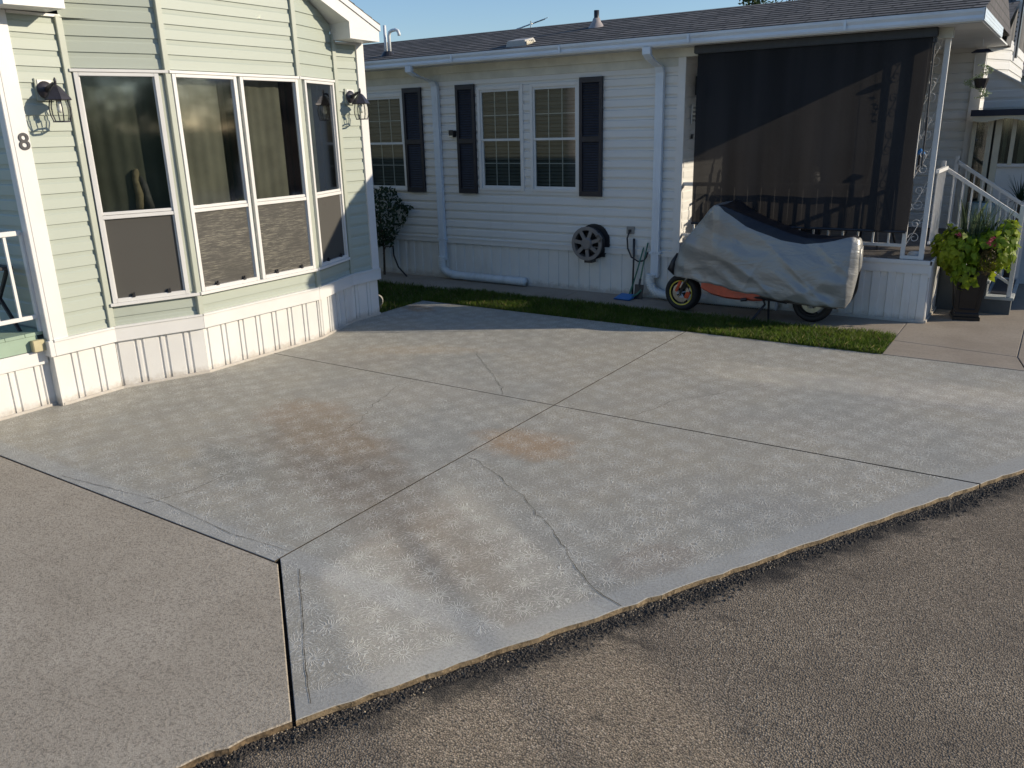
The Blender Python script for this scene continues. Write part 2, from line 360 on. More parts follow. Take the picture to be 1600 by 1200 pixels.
# ------------------------------------------------------------------ mesh helpers
class MB:
    def __init__(s): s.v = []; s.f = []; s.mi = []
    def add(s, vs, fs, mi=0):
        o = len(s.v); s.v += [tuple(x) for x in vs]
        for f in fs: s.f.append([i + o for i in f]); s.mi.append(mi)
        return s
    def poly(s, vs, mi=0): return s.add(vs, [list(range(len(vs)))], mi)
    def obox(s, o, a, b, c, mi=0):
        o, a, b, c = Vector(o), Vector(a), Vector(b), Vector(c)
        vs = [o, o + a, o + a + b, o + b, o + c, o + a + c, o + a + b + c, o + b + c]
        return s.add(vs, [(0, 3, 2, 1), (4, 5, 6, 7), (0, 1, 5, 4), (1, 2, 6, 5), (2, 3, 7, 6), (3, 0, 4, 7)], mi)
    def box(s, x0, x1, y0, y1, z0, z1, mi=0):
        return s.obox((x0, y0, z0), (x1 - x0, 0, 0), (0, y1 - y0, 0), (0, 0, z1 - z0), mi)
    def fbox(s, F, s0, s1, d0, d1, z0, z1, mi=0):
        o = F(s0, d0, z0)
        return s.obox(o, F(s1, d0, z0) - o, F(s0, d1, z0) - o, (0, 0, z1 - z0), mi)
    def tube(s, pts, r, n=8, caps=True, mi=0):
        pts = [Vector(p) for p in pts]; m = len(pts)
        rs = r if isinstance(r, (list, tuple)) else [r] * m
        o = len(s.v); up = None
        for i, p in enumerate(pts):
            t = (pts[min(i + 1, m - 1)] - pts[max(i - 1, 0)]).normalized()
            if up is None: up = Vector((0, 0, 1)) if abs(t.z) < .9 else Vector((1, 0, 0))
            a = t.cross(up); a = a.normalized() if a.length > 1e-6 else Vector((1, 0, 0)); b = a.cross(t).normalized(); up = b
            for k in range(n):
                q = 2 * math.pi * k / n
                s.v.append(tuple(p + (a * math.cos(q) + b * math.sin(q)) * rs[i]))
        for i in range(m - 1):
            for k in range(n):
                k2 = (k + 1) % n
                s.f.append([o + i * n + k, o + i * n + k2, o + (i + 1) * n + k2, o + (i + 1) * n + k]); s.mi.append(mi)
        if caps:
            s.f.append([o + k for k in range(n)]); s.mi.append(mi); s.f.append([o + (m - 1) * n + k for k in range(n)][::-1]); s.mi.append(mi)
        return s
    def lathe(s, c, axis, prof, n=24, mi=0, closed=False):
        c = Vector(c); ax = Vector(axis).normalized(); a = ax.orthogonal().normalized(); b = ax.cross(a); o = len(s.v)
        for (r, h) in prof:
            for k in range(n):
                q = 2 * math.pi * k / n; s.v.append(tuple(c + ax * h + (a * math.cos(q) + b * math.sin(q)) * r))
        m = len(prof)
        for i in range(m if closed else m - 1):
            j = (i + 1) % m
            for k in range(n):
                k2 = (k + 1) % n; s.f.append([o + i * n + k, o + i * n + k2, o + j * n + k2, o + j * n + k]); s.mi.append(mi)
        return s
    def build(s, name, mat, parent=None, smooth=False, bevel=0.0):
        me = bpy.data.meshes.new(name); me.from_pydata(s.v, [], s.f)
        ms = mat if isinstance(mat, (list, tuple)) else [mat]
        for m in ms: me.materials.append(m)
        if len(ms) > 1: me.polygons.foreach_set('material_index', s.mi)
        bm = bmesh.new(); bm.from_mesh(me); bmesh.ops.recalc_face_normals(bm, faces=bm.faces)
        if bevel:
            ed = [e for e in bm.edges if len(e.link_faces) == 2 and e.calc_face_angle(0) > .5]
            bmesh.ops.bevel(bm, geom=ed, offset=bevel, segments=2, affect='EDGES', clamp_overlap=True)
        bm.to_mesh(me); bm.free()
        if smooth: me.polygons.foreach_set('use_smooth', [True] * len(me.polygons))
        me.update()
        o = bpy.data.objects.new(name, me); COL.objects.link(o)
        if parent is not None: adopt(o, parent)
        return o
def adopt(o, parent):
    o.parent = parent
    off = parent.location if parent.parent is None else Vector((0, 0, 0))
    o.matrix_parent_inverse = Matrix.Translation(-off)
def thing(name, label, cat, loc=(0, 0, 0), group=None):
    o = bpy.data.objects.new(name, None); COL.objects.link(o); o.location = loc; o.empty_display_size = .1
    o['label'] = label; o['category'] = cat
    if group: o['group'] = group
    return o
def tag(o, label, cat, group=None):
    o['label'] = label; o['category'] = cat
    if group: o['group'] = group
    return o
def struct(o, k='structure'):
    o['kind'] = k; return o
def Fr(p0, p1):
    p0 = Vector((*p0, 0)); d = Vector((p1[0] - p0.x, p1[1] - p0.y, 0)); L = d.length; d /= L; n = Vector((d.y, -d.x, 0))
    def F(s, dd, z): return p0 + d * s + n * dd + Vector((0, 0, z))
    F.L = L; F.d = d; F.n = n
    return F

def clip(poly, a, b, c):                     # keep a*s + b*z <= c ; poly of (s, d, z)
    out = []
    for i in range(len(poly)):
        p, q = poly[i], poly[(i + 1) % len(poly)]
        fp = a * p[0] + b * p[2] - c; fq = a * q[0] + b * q[2] - c
        if fp <= 0: out.append(p)
        if (fp < 0 < fq) or (fq < 0 < fp):
            t = fp / (fp - fq); out.append(tuple(p[k] + (q[k] - p[k]) * t for k in range(3)))
    return out
def siding(mb, F, s0, s1, z0, z1, holes=(), course=.1135, phase=0.0, planes=(), depth=.014, mi=0):
    """dutch-lap boards as real stepped profile"""
    k = math.floor((z0 - phase) / course) - 1
    while phase + k * course < z1:
        b = phase + k * course; k += 1
        prof = [(0, .004), (0, depth), (.62 * course, depth * .8), (.72 * course, .003), (course, .004)]
        for (a0, d0), (a1, d1) in zip(prof[:-1], prof[1:]):
            za, zb = b + a0, b + a1
            if a0 == a1:
                segs = [(za, zb, d0, d1)] if z0 <= za < z1 else []
            else:
                cuts = sorted({max(za, z0), min(zb, z1), *[h for H in holes for h in (H[2], H[3]) if za < h < zb and z0 < h < z1]})
                cuts = [c for c in cuts if max(za, z0) <= c <= min(zb, z1)]
                f = lambda z: d0 + (d1 - d0) * (z - za) / (zb - za)
                segs = [(u, w, f(u), f(w)) for u, w in zip(cuts[:-1], cuts[1:]) if w - u > 1e-5]
            for (u, w, du, dw) in segs:
                mid = (u + w) / 2; iv = [(s0, s1)]
                for H in holes:
                    if H[2] <= mid <= H[3]:
                        iv = [x for (p, q) in iv for x in ((p, min(q, H[0])), (max(p, H[1]), q)) if x[1] - x[0] > 1e-4]
                for (p, q) in iv:
                    pl = [(p, du, u), (q, du, u), (q, dw, w), (p, dw, w)]
                    for (A, B, Cc) in planes: pl = clip(pl, A, B, Cc) if pl else pl
                    if len(pl) >= 3: mb.poly([F(*x) for x in pl], mi)
def ribbed(mb, F, s0, s1, z0, z1, period=.19, phase=0.0, dep=.010, base=0.0, square=False):
    prof = []; s = s0
    pts = [(0, 0), (.56, 0), (.575, -dep), (.66, -dep), (.68, 0), (.80, 0), (.815, -dep), (.90, -dep), (.95, 0)]
    if square: pts = [(0, 0), (.44, -.003), (.48, -dep), (.92, -dep - .003), (.97, 0)]
    k = math.floor((s0 - phase) / period) - 1; raw = []
    while phase + k * period < s1 + period:
        for (a, d) in pts: raw.append((phase + (k + a) * period, d))
        k += 1
    xs = [s0] + [r[0] for r in raw if s0 < r[0] < s1] + [s1]
    def dd(x):
        for (a, b) in zip(raw[:-1], raw[1:]):
            if a[0] <= x <= b[0]: return a[1] + (b[1] - a[1]) * (x - a[0]) / max(1e-9, b[0] - a[0])
        return 0
    for a, b in zip(xs[:-1], xs[1:]):
        mb.poly([F(a, base + dd(a), z0), F(b, base + dd(b), z0), F(b, base + dd(b), z1), F(a, base + dd(a), z1)])

def leafcloud(name, mat, cen, nor, size, parent=None, shape='heart', droop=None, seed=1, mats=None, midx=None):
    """many separate small leaves in one mesh"""
    rg = np.random.default_rng(seed); n = len(cen)
    cen = np.asarray(cen, float); nor = np.asarray(nor, float); nor /= np.linalg.norm(nor, axis=1)[:, None] + 1e-9
    size = np.broadcast_to(np.asarray(size, float), (n,))
    rv = rg.normal(size=(n, 3)); 
    if droop is not None: rv = rv * .6 + np.asarray(droop)
    u = rv - (rv * nor).sum(1)[:, None] * nor; u /= np.linalg.norm(u, axis=1)[:, None] + 1e-9; w = np.cross(nor, u)
    sh = {'heart': [(-.45, 0, 0), (-.55, .3, .03), (-.1, .52, .05), (.35, .3, .0), (.85, 0, -.12), (.35, -.3, .0), (-.1, -.52, .05), (-.55, -.3, .03)],
          'oval': [(-.6, 0, 0), (0, .33, .06), (.7, 0, -.05), (0, -.33, .06)],
          'long': [(-1, 0, 0), (-.2, .16, .03), (1, 0, -.15), (-.2, -.16, .03)]}[shape]
    m = len(sh); sh = np.array(sh)
    V = cen[:, None, :] + size[:, None, None] * (sh[None, :, 0:1] * u[:, None] + sh[None, :, 1:2] * w[:, None] + sh[None, :, 2:3] * nor[:, None])
    me = bpy.data.meshes.new(name); V = V.reshape(-1, 3)
    me.vertices.add(len(V)); me.vertices.foreach_set('co', V.ravel().astype(np.float32))
    me.loops.add(n * m); me.loops.foreach_set('vertex_index', np.arange(n * m, dtype=np.int32))
    me.polygons.add(n); me.polygons.foreach_set('loop_start', np.arange(0, n * m, m, dtype=np.int32))
    for mt in (mats or [mat]): me.materials.append(mt)
    if midx is not None: me.polygons.foreach_set('material_index', np.asarray(midx, dtype=np.int32))
    me.update(calc_edges=True)
    o = bpy.data.objects.new(name, me); COL.objects.link(o)
    if parent is not None: adopt(o, parent)
    return o
def blades(name, mat, base, h, wid, lean, parent=None, seed=1):
    rg = np.random.default_rng(seed); n = len(base); base = np.asarray(base, float)
    h = np.broadcast_to(np.asarray(h, float), (n,)); a = rg.uniform(0, 2 * np.pi, n); b = rg.uniform(0, 2 * np.pi, n)
    wv = np.stack([np.cos(a), np.sin(a), 0 * a], 1) * wid; lv = np.stack([np.cos(b), np.sin(b), 0 * b], 1) * (rg.uniform(.1, 1, n) * lean * h)[:, None]
    z = np.zeros((n, 3)); z[:, 2] = h
    V = np.stack([base - wv, base + wv, base + lv * .35 + z * .6 + wv * .7, base + lv + z * .95, base + lv * .35 + z * .6 - wv * .7], 1).reshape(-1, 3)
    me = bpy.data.meshes.new(name); m = 5
    me.vertices.add(n * m); me.vertices.foreach_set('co', V.ravel().astype(np.float32))
    me.loops.add(n * m); me.loops.foreach_set('vertex_index', np.arange(n * m, dtype=np.int32))
    me.polygons.add(n); me.polygons.foreach_set('loop_start', np.arange(0, n * m, m, dtype=np.int32))
    me.materials.append(mat); me.update(calc_edges=True)
    o = bpy.data.objects.new(name, me); COL.objects.link(o)
    if parent is not None: adopt(o, parent)
    return o

# ------------------------------------------------------------------ ground, slabs, road
g = MB().poly([(-150, -150, -.075), (150, -150, -.075), (150, 150, -.075), (-150, 150, -.075)])
struct(g.build('ground', M['earth']))
def slab(mb, poly, z0, z1, bev=.0025, top=0, side=1):
    """chamfered slab from a ccw polygon"""
    n = len(poly); P = [Vector((*p, 0)) for p in poly]
    inn = []
    for i in range(n):
        a, b, c = P[i - 1], P[i], P[(i + 1) % n]
        n1 = (b - a).normalized(); n2 = (c - b).normalized(); n1 = Vector((-n1.y, n1.x, 0)); n2 = Vector((-n2.y, n2.x, 0))
        m = (n1 + n2); m /= max(.3, m.dot(n1)); inn.append(b + m * bev)
    o = len(mb.v)
    mb.add([(p.x, p.y, z0) for p in P] + [(p.x, p.y, z1 - bev) for p in P] + [(p.x, p.y, z1) for p in inn],
           [[2 * n + i for i in range(n)]], top)
    for i in range(n):
        j = (i + 1) % n
        jn = (abs(P[i].x - JX) < .02 and abs(P[j].x - JX) < .02) or (abs(P[i].y - JY) < .02 and abs(P[j].y - JY) < .02)
        mb.f.append([o + i, o + j, o + n + j, o + n + i]); mb.mi.append(2 if jn and mb is globals().get('dw') else side)
        mb.f.append([o + n + i, o + n + j, o + 2 * n + j, o + 2 * n + i]); mb.mi.append(2 if jn and mb is globals().get('dw') else top)
E = lambda t: (-1.339 + EDGE_D.x * t, 2.802 + EDGE_D.y * t)
J = .0022
def edge_pts(t0, t1, step=.07, amp=.008):
    n = max(2, int(abs(t1 - t0) / step)); out = []
    for i in range(n + 1):
        t = t0 + (t1 - t0) * i / n; x, y = E(t); k = rnd.uniform(-amp, amp) if 0 < i < n else 0
        out.append((x + EDGE_N.x * k, y + EDGE_N.y * k))
    return out
JX, JY = -2.965, 4.985
tY = (JY - 2.802) / EDGE_D.y; tX = -1.43
dw = MB()
# four slabs meeting at the cross joint
slab(dw, [(-6.6, 2.297), (-2.965, 2.2935), (JX - J, 2.2935 + .03), (JX - J, JY - J), (-6.6, JY - J)], -.12, 0)
slab(dw, [(JX + J, 2.325), (-2.915, 2.288), (-2.011, 1.560)] + edge_pts(-1.405, tY - J) + [(JX + J, JY - J)], -.12, 0)
slab(dw, [(JX + J, JY + J)] + edge_pts(tY + .01, 5.5) + [(1.36, 7.6), (JX + J, 7.6)], -.12, 0)
slab(dw, [(-6.6, JY + J), (JX - J, JY + J), (JX - J, 7.6), (-6.38, 7.6), (-6.36, 6.8), (-6.6, 6.8)], -.12, 0)
# dirt lying in the joints
dw.box(JX - .006, JX + .006, 2.33, 7.59, -.05, -.009, 2); dw.box(-6.3, E(tY)[0] - .02, JY - .009, JY + .009, -.05, -.0095, 2)
# cracks: thin jagged ribbons
def crack(pts, w=.004, z=.0025, mi=2, jag=.014):
    P = [];
    for a, b in zip(pts[:-1], pts[1:]):
        a, b = Vector((*a, 0)), Vector((*b, 0)); L = (b - a).length; n = max(1, int(L / .045)); q = Vector((-(b - a).y, (b - a).x, 0)).normalized()
        for i in range(n): P.append(a + (b - a) * (i / n) + q * rnd.uniform(-jag, jag))
    P.append(Vector((*pts[-1], 0)))
    for i, (a, b) in enumerate(zip(P[:-1], P[1:])):
        q = Vector((-(b - a).y, (b - a).x, 0)).normalized(); wa = w * rnd.uniform(.5, 1.3); wb = wa
        dw.add([tuple(a - q * wa / 2 + Vector((0, 0, z))), tuple(b - q * wb / 2 + Vector((0, 0, z))), tuple(b + q * wb / 2 + Vector((0, 0, z))), tuple(a + q * wa / 2 + Vector((0, 0, z)))], [(0, 1, 2, 3)], mi)
crack([(-2.951, 3.853), (-2.668, 3.746), (-2.319, 3.53), (-2.08, 3.349), (-1.837, 3.167), (-1.648, 2.991), (-1.488, 2.879), (-1.343, 2.815)], .0030)
crack([(-2.374, 4.98), (-2.219, 5.525), (-1.938, 5.931), (-1.741, 6.267)], .0022)
crack([(-4.385, 5.943), (-3.906, 5.488), (-3.555, 5.165), (-3.449, 5.0)], .0026)
crack([(-4.3, 4.97), (-4.313, 4.745), (-4.164, 4.279), (-4.0, 3.967), (-3.961, 3.766)], .0026)
crack([(-4.95, 2.32), (-4.05, 2.42), (-3.4, 2.37), (-2.97, 2.40)], .0025, jag=.003)
crack([(-4.13, 2.35), (-4.054, 2.613), (-4.05, 2.9)], .003)
crack([(-2.80, 2.30), (-2.124, 1.72), (-2.03, 1.65)], .0028, jag=.003)
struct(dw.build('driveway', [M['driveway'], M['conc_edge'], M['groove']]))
ap = MB()
apj = lambda x, y, a=.012: (x + rnd.uniform(-a, a), y + rnd.uniform(-a, a))
slab(ap, [(-12, -2.2), (-4.2, -2.2), (-3.05, -.45)] + [apj(-2.55 + (.38) * k / 9, .50 + .70 * k / 9) for k in range(10)] + [apj(-2.17 + .08 * k / 4, 1.2 + .2 * k / 4, .008) for k in range(1, 5)] + [(-2.0195, 1.549), (-2.9285, 2.2815), (-12, 2.286)], -.12, .004, .004)
struct(ap.build('side_pavement', [M['apron'], simple('broken_concrete_edge', (.13, .09, .05), .95, .6, 40, 1.0, 50)]))
gr = MB().box(-12, -1.9, 1.4, 2.4, -.119, -.03)
# road
r = MB(); a = Vector((*E(-60), 0)) - EDGE_N * .9; b = Vector((*E(60), 0)) - EDGE_N * .9
r.poly([(a.x, a.y, -.026), (a.x + EDGE_N.x * 9, a.y + EDGE_N.y * 9, -.026), (b.x + EDGE_N.x * 9, b.y + EDGE_N.y * 9, -.026), (b.x, b.y, -.026)])
struct(r.build('road', M['asphalt']))
# crumbs of tar and tan grit along the slab edge
def crumbs(name, mat, n, dfun, size, seed, label):
    rg = np.random.default_rng(seed); V = []; Fc = []
    cube = np.array([(1, 0, 0), (-1, 0, 0), (0, 1, 0), (0, -1, 0), (0, 0, 1), (0, 0, -1)], float)
    oct_ = [(0, 2, 4), (2, 1, 4), (1, 3, 4), (3, 0, 4), (2, 0, 5), (1, 2, 5), (3, 1, 5), (0, 3, 5)]
    for i in range(n):
        t = rg.uniform(-3.3, 5.5); 
        if t < -1.43 and rg.random() < .2: continue
        d = dfun(rg, t); x, y = E(t); s = size * rg.uniform(.35, 1.0) ** 1.5
        if t < -1.43: x -= .18 * min(1, (-1.43 - t) / .5) * .1
        q = cube * rg.uniform(.6, 1.2, (6, 3)) * s; a = rg.uniform(0, 6.28); ca, sa = math.cos(a), math.sin(a)
        q = np.stack([q[:, 0] * ca - q[:, 1] * sa, q[:, 0] * sa + q[:, 1] * ca, q[:, 2] * .7], 1)
        q += np.array([x + EDGE_N.x * d, y + EDGE_N.y * d, -.026 + s * .3 * .7])
        o = len(V); V += q.tolist(); Fc += [(a0 + o, b0 + o, c0 + o) for a0, b0, c0 in oct_]
    mb = MB(); mb.v = V; mb.f = [list(f) for f in Fc]; mb.mi = [0] * len(Fc)
    o = mb.build(name, mat); struct(o, 'stuff'); tag(o, label, 'gravel')
crumbs('tar_crumbs', M['gravel'], 15000, lambda rg, t: .010 + abs(rg.normal()) * .036 * (1 + .6 * math.sin(t * 5) * math.sin(t * 2.3)), .0095, 3, 'black tar crumbs scattered along the driveway edge')
crumbs('tan_grit', M['pebble'], 6500, lambda rg, t: .004 + abs(rg.normal()) * (.02 if t > -1.43 else .035) - (.02 if t < -1.43 else 0), .0065, 4, 'tan concrete grit along the broken slab edge')

# neighbour walkway
wk = MB()
YW = 8.33
for x0, x1 in [(-13, -8.3), (-8.29, -6.6), (-6.59, -4.95), (-4.94, -3.35), (-3.34, -1.14)]:
    slab(wk, [(x0, YW), (x1, YW), (x1, 9.03), (x0, 9.03)], -.12, .0)
slab(wk, [(-1.13, 8.165), (-.125, 8.05), (-.125, 9.5), (-.125, 14), (-1.13, 14)], -.12, .002)
slab(wk, [(-1.13, 7.61), (-.04, 7.61), (-.125, 8.042), (-1.13, 8.157)], -.12, .002)
slab(wk, [(-.115, 8.05), (-.03, 7.61), (1.4, 7.61), (2.2, 9.0), (4.5, 14), (-.115, 14)], -.12, .002)
wk.box(-1.2, -.1, 7.6, 13.9, -.1, -.004, 1)
struct(wk.build('walkway', [M['walk'], M['walk']]))
ck = MB(); 
# lawn
so_ = MB().poly([(-13, 6.75, -.03), (-6.37, 6.75, -.03), (-6.37, 7.61, -.02), (-1.14, 7.61, -.02), (-1.14, YW, -.015), (-13, YW, -.015)])
struct(so_.build('lawn_soil', M['earth']))
rg = np.random.default_rng(5)
def lawn_pts(n, x0, x1, y0, y1):
    p = np.stack([rg.uniform(x0, x1, n), rg.uniform(y0, y1, n), np.full(n, -.02)], 1); return p
p1 = lawn_pts(62000, -6.38, -1.135, 7.60, YW + .015); p1[:, 1] += np.where(rg.random(len(p1)) < .05, rg.uniform(-.02, .02, len(p1)), 0); p2 = lawn_pts(16000, -9.0, -6.35, 6.8, YW + .015)
P_ = np.concatenate([p1, p2]); tuft = .6 + .55 * np.sin(P_[:, 0] * 9 + np.sin(P_[:, 1] * 13) * 2) * np.sin(P_[:, 1] * 17 + P_[:, 0] * 5) * .5
hh = (.03 + .055 * rg.random(len(P_)) ** 1.5) * (.65 + .6 * tuft)
go = blades('lawn_grass', M['grass'], P_, hh, .0028, .75, seed=8); struct(go, 'stuff'); dr = leaf_mat('dry_grass', (.25, .20, .09), (.32, .27, .13), .3); go.data.materials.append(dr); go.data.polygons.foreach_set('material_index', (np.random.default_rng(4).random(len(P_)) < .11).astype(np.int32)); tag(go, 'strip of green lawn between the driveway and the walkway', 'grass')

rg = np.random.default_rng(51); n = 420
cl = np.stack([rg.uniform(-6.3, -1.1, n), 7.60 - abs(rg.normal(0, .05, n)), np.full(n, .004)], 1)
co_ = leafcloud('grass_clippings', M['brownleaf'], cl, np.tile([0, 0, 1.], (n, 1)), rg.uniform(.006, .014, n), None, 'long', None, 52); struct(co_, 'stuff'); tag(co_, 'loose dry grass clippings scattered along the back of the driveway', 'clippings')
# ------------------------------------------------------------------ green house
GH = thing('green_house', 'pale green sided home with a shallow bay of four tall windows', 'house', (-8.5, 4.93, 0))
Y0, Y1 = 3.10, 6.765; XF = -6.33; XB = -13.0
FL = Fr((XF, Y0), (XF, 3.60)); FA = Fr((XF, 3.60), (-6.08, 4.26)); FB = Fr((-6.08, 4.26), (-6.08, 5.61)); FC = Fr((-6.08, 5.61), (XF, 6.34)); FD = Fr((XF, 6.34), (XF, Y1))
FN = Fr((XF, Y1), (XB, Y1)); FS = Fr((XB, Y0 + .02), (XF, Y0 + .02))
ZT, ZS = 2.455, .735
SL = .43; YC = 4.93
def roofz(y): return 3.048 + SL * (6.288 - (YC + abs(y - YC)))
wl = MB()
wins = {'A': (FA, .04, FA.L - .085), 'B1': (FB, .03, .632), 'B2': (FB, .69, 1.325), 'C': (FC, .10, FC.L - .085)}
for F, y0, y1, holes in [(FL, Y0, 3.60, []), (FA, 3.60, 4.26, ['A']), (FB, 4.26, 5.61, ['B1', 'B2']), (FC, 5.61, 6.34, ['C']), (FD, 6.34, Y1, [])]:
    dy = (y1 - y0) / F.L
    pl = []
    # roof line seen in (s, z): z <= 3.048 + SL*(6.288-YC-|y-YC|) -> two planes
    b0 = 3.048 + SL * (6.288 - YC)
    pl.append((SL * dy, 1, b0 - SL * (y0 - YC))); pl.append((-SL * dy, 1, b0 + SL * (y0 - YC)))
    if F is FD or F is FL: pl.append((0, 1, 2.87))
    siding(wl, F, 0, F.L, .53, 4.3, [(wins[h][1], wins[h][2], ZS, ZT) for h in holes], .112, .044, pl)
siding(wl, FN, 0, FN.L, .53, 2.87, [], .112, .044); siding(wl, FS, 0, FS.L, .58, 2.87, [], .112, .044)
wl.build('wall', M['green'], GH)
# roof and gable
ov = -6.06
rf = MB(); 
zr = lambda y: 3.219 + .437 * (6.352 - (YC + abs(y - YC))) - .004
yl, yr = 3.08, 6.785
for (ya, yb) in ((yr, YC), (yl, YC)):
    za, zb = zr(ya), zr(yb)
    n = 16
    for i in range(n):
        a, b = ya + (yb - ya) * i / n, ya + (yb - ya) * (i + 1) / n; a2 = a
        rf.add([(ov + .012, a, zr(a)), (ov + .012, b, zr(b) + .0), (XB - .3, b, zr(b)), (XB - .3, a, zr(a)),
                (ov + .012, a, zr(a) + .014), (ov + .012, b, zr(b) + .006), (XB - .3, b, zr(b) + .006), (XB - .3, a, zr(a) + .014)],
               [(4, 5, 6, 7), (0, 1, 5, 4), (3, 0, 4, 7), (0, 3, 2, 1)])
rf.build('roof', M['shingle'], GH)
fa = MB(); sf = MB(); X0 = ov
for sgn in (1, -1):
    Y = lambda y: YC + sgn * (y - YC)
    # rake fascia face (outer board + drip board above)
    def strip(x, ys, zlo, zhi, th=.02):
        for (a, b) in zip(ys[:-1], ys[1:]):
            fa.add([(x, Y(a), zlo(a)), (x, Y(b), zlo(b)), (x, Y(b), zhi(b)), (x, Y(a), zhi(a)),
                    (x - th, Y(a), zlo(a)), (x - th, Y(b), zlo(b)), (x - th, Y(b), zhi(b)), (x - th, Y(a), zhi(a))],
                   [(0, 1, 2, 3), (7, 6, 5, 4), (0, 4, 5, 1), (3, 2, 6, 7), (0, 3, 7, 4), (1, 5, 6, 2)])
    zf = lambda y: zr(y) - .002
    strip(X0, [YC, 6.35], lambda y: zf(y) - .185 + .0 * y, lambda y: zf(y) - .055)
    strip(X0 + .012, [YC, 6.785], lambda y: zf(y) - .055, zf, .03)
    # return box
    fa.add([(X0, Y(6.35), 2.877), (X0, Y(6.77), 2.869), (X0, Y(6.77), zf(6.77) - .055), (X0, Y(6.35), zf(6.35) - .055),
            (XF + .0, Y(6.35), 2.877), (XF, Y(6.77), 2.869), (XF, Y(6.77), zf(6.77) - .055), (XF, Y(6.35), zf(6.35) - .055)],
           [(0, 1, 2, 3), (0, 4, 5, 1), (0, 3, 7, 4), (1, 5, 6, 2)])
    # eave side fascia running back
    fa.box(XB, ov, min(Y(6.765), Y(6.785)), max(Y(6.765), Y(6.785)), 2.869, zf(6.785) - .004) if False else None
    e = MB
    sf.add([(X0 - .02, Y(YC), zf(YC) - .185), (X0 - .02, Y(6.35), zf(6.35) - .185), (XF, Y(6.35), zf(6.35) - .185), (XF, Y(YC), zf(YC) - .185)], [(0, 1, 2, 3)])
    # soffit side of the eave
    sf.add([(XB, Y(6.765), 2.868), (XF + .0, Y(6.765), 2.868), (XF, Y(6.93), 2.868), (XB, Y(6.93), 2.868)], [(0, 1, 2, 3)]) if False else None
    for k in range(1, 6):          # soffit panel seams
        yy = 6.2 - k * .26
        sf.obox((X0 - .025, Y(yy), zf(yy) - .189), (-.22, 0, 0), (0, .004 * sgn, -.0017 * sgn * sgn), (0, 0, .002))
fa.build('fascia', M['white_trim'], GH); sf.build('soffit', M['soffit'], GH)
# trims
tr = MB(); gt = MB()
for F, s0, s1 in [(FL, 0, .117), (FD, FD.L - .09, FD.L + .006)]:
    tr.fbox(F, s0, s1, .002, .028, .53, 2.868); tr.build('corner_trim', M['white_trim'], GH, bevel=.003); tr = MB()
tr.box(XF - .05, XF + .028, Y0 - .03, Y0 - .001, .53, 2.868); tr.build('corner_trim', M['white_trim'], GH, bevel=.003); tr = MB()
tr.box(XF - .08, XF + .026, Y1 + .002, Y1 + .022, .53, 2.868)
tr.build('corner_trim', M['white_trim'], GH, bevel=.003)
for F, s in [(FL, FL.L - .042), (FB, -.035), (FB, FB.L - .012), (FD, -.012)]:
    zt = 2.862 if F in (FL,) else 2.93 if F is FD else 4.3
    w = .05
    gt.fbox(F, s, s + w, .0, .034, .53, zt if F in (FL, FD) else 3.45)
gt.fbox(FA, FA.L - .075, FA.L - .032, .003, .02, ZS, ZT)
gt.build('bay_trim', M['green_trim'], GH, bevel=.003)
j = MB()                                          # J-channel under the eaves
j.fbox(FD, .0, FD.L, .014, .03, 2.850, 2.868); j.fbox(FD, .018, .034, .014, .030, 2.86, 3.02)
j.build('channel_trim', M['white_trim'], GH); j = MB(); j.fbox(FL, .12, FL.L, .014, .03, 2.850, 2.868)
j.build('channel_trim', M['white_trim'], GH)
hd = MB()
for F, s0, s1 in [(FA, .005, FA.L + .003), (FB, -.003, FB.L + .003), (FC, -.003, FC.L - .055)]:
    hd.fbox(F, s0, s1, .016, .046, 2.478, 2.500)
hd.build('head_trim', M['white_trim'], GH, bevel=.002); hd = MB()
for F, s0, s1 in [(FA, .005, FA.L + .003), (FB, -.003, FB.L + .003), (FC, -.003, FC.L - .055)]: hd.fbox(F, s0, s1, .016, .052, .697, .722)
hd.build('sill_trim', M['white_trim'], GH, bevel=.002)
bd = MB()
for F in (FL, FA, FB, FC, FD):
    bd.fbox(F, -.006, F.L + .006, .004, .036, .405, .515); bd.fbox(F, -.004, F.L + .004, .004, .045, .515, .533)
bd.box(XF - .10, XF + .037, Y0 - .045, Y0 - .006, .405, .53); bd.box(XF - .6, XF + .036, Y1 + .007, Y1 + .03, .405, .53)
bd.build('water_table_band', M['white_trim'], GH, bevel=.003)
sk = MB()
for i, F in enumerate((FL, FA, FB, FC, FD)):
    ribbed(sk, F, 0, F.L, .0, .41, .192, .03 * i, .011, .002); sk.fbox(F, -.004, F.L + .004, .003, .016, .0, .022)
sk.box(XF - .09, XF + .012, Y0 - .018, Y0 - .004, .0, .41)
ribbed(sk, FN, 0, FN.L, 0, .53, .192, 0, .011)
sk.build('skirting', M['white_skirt'], GH)
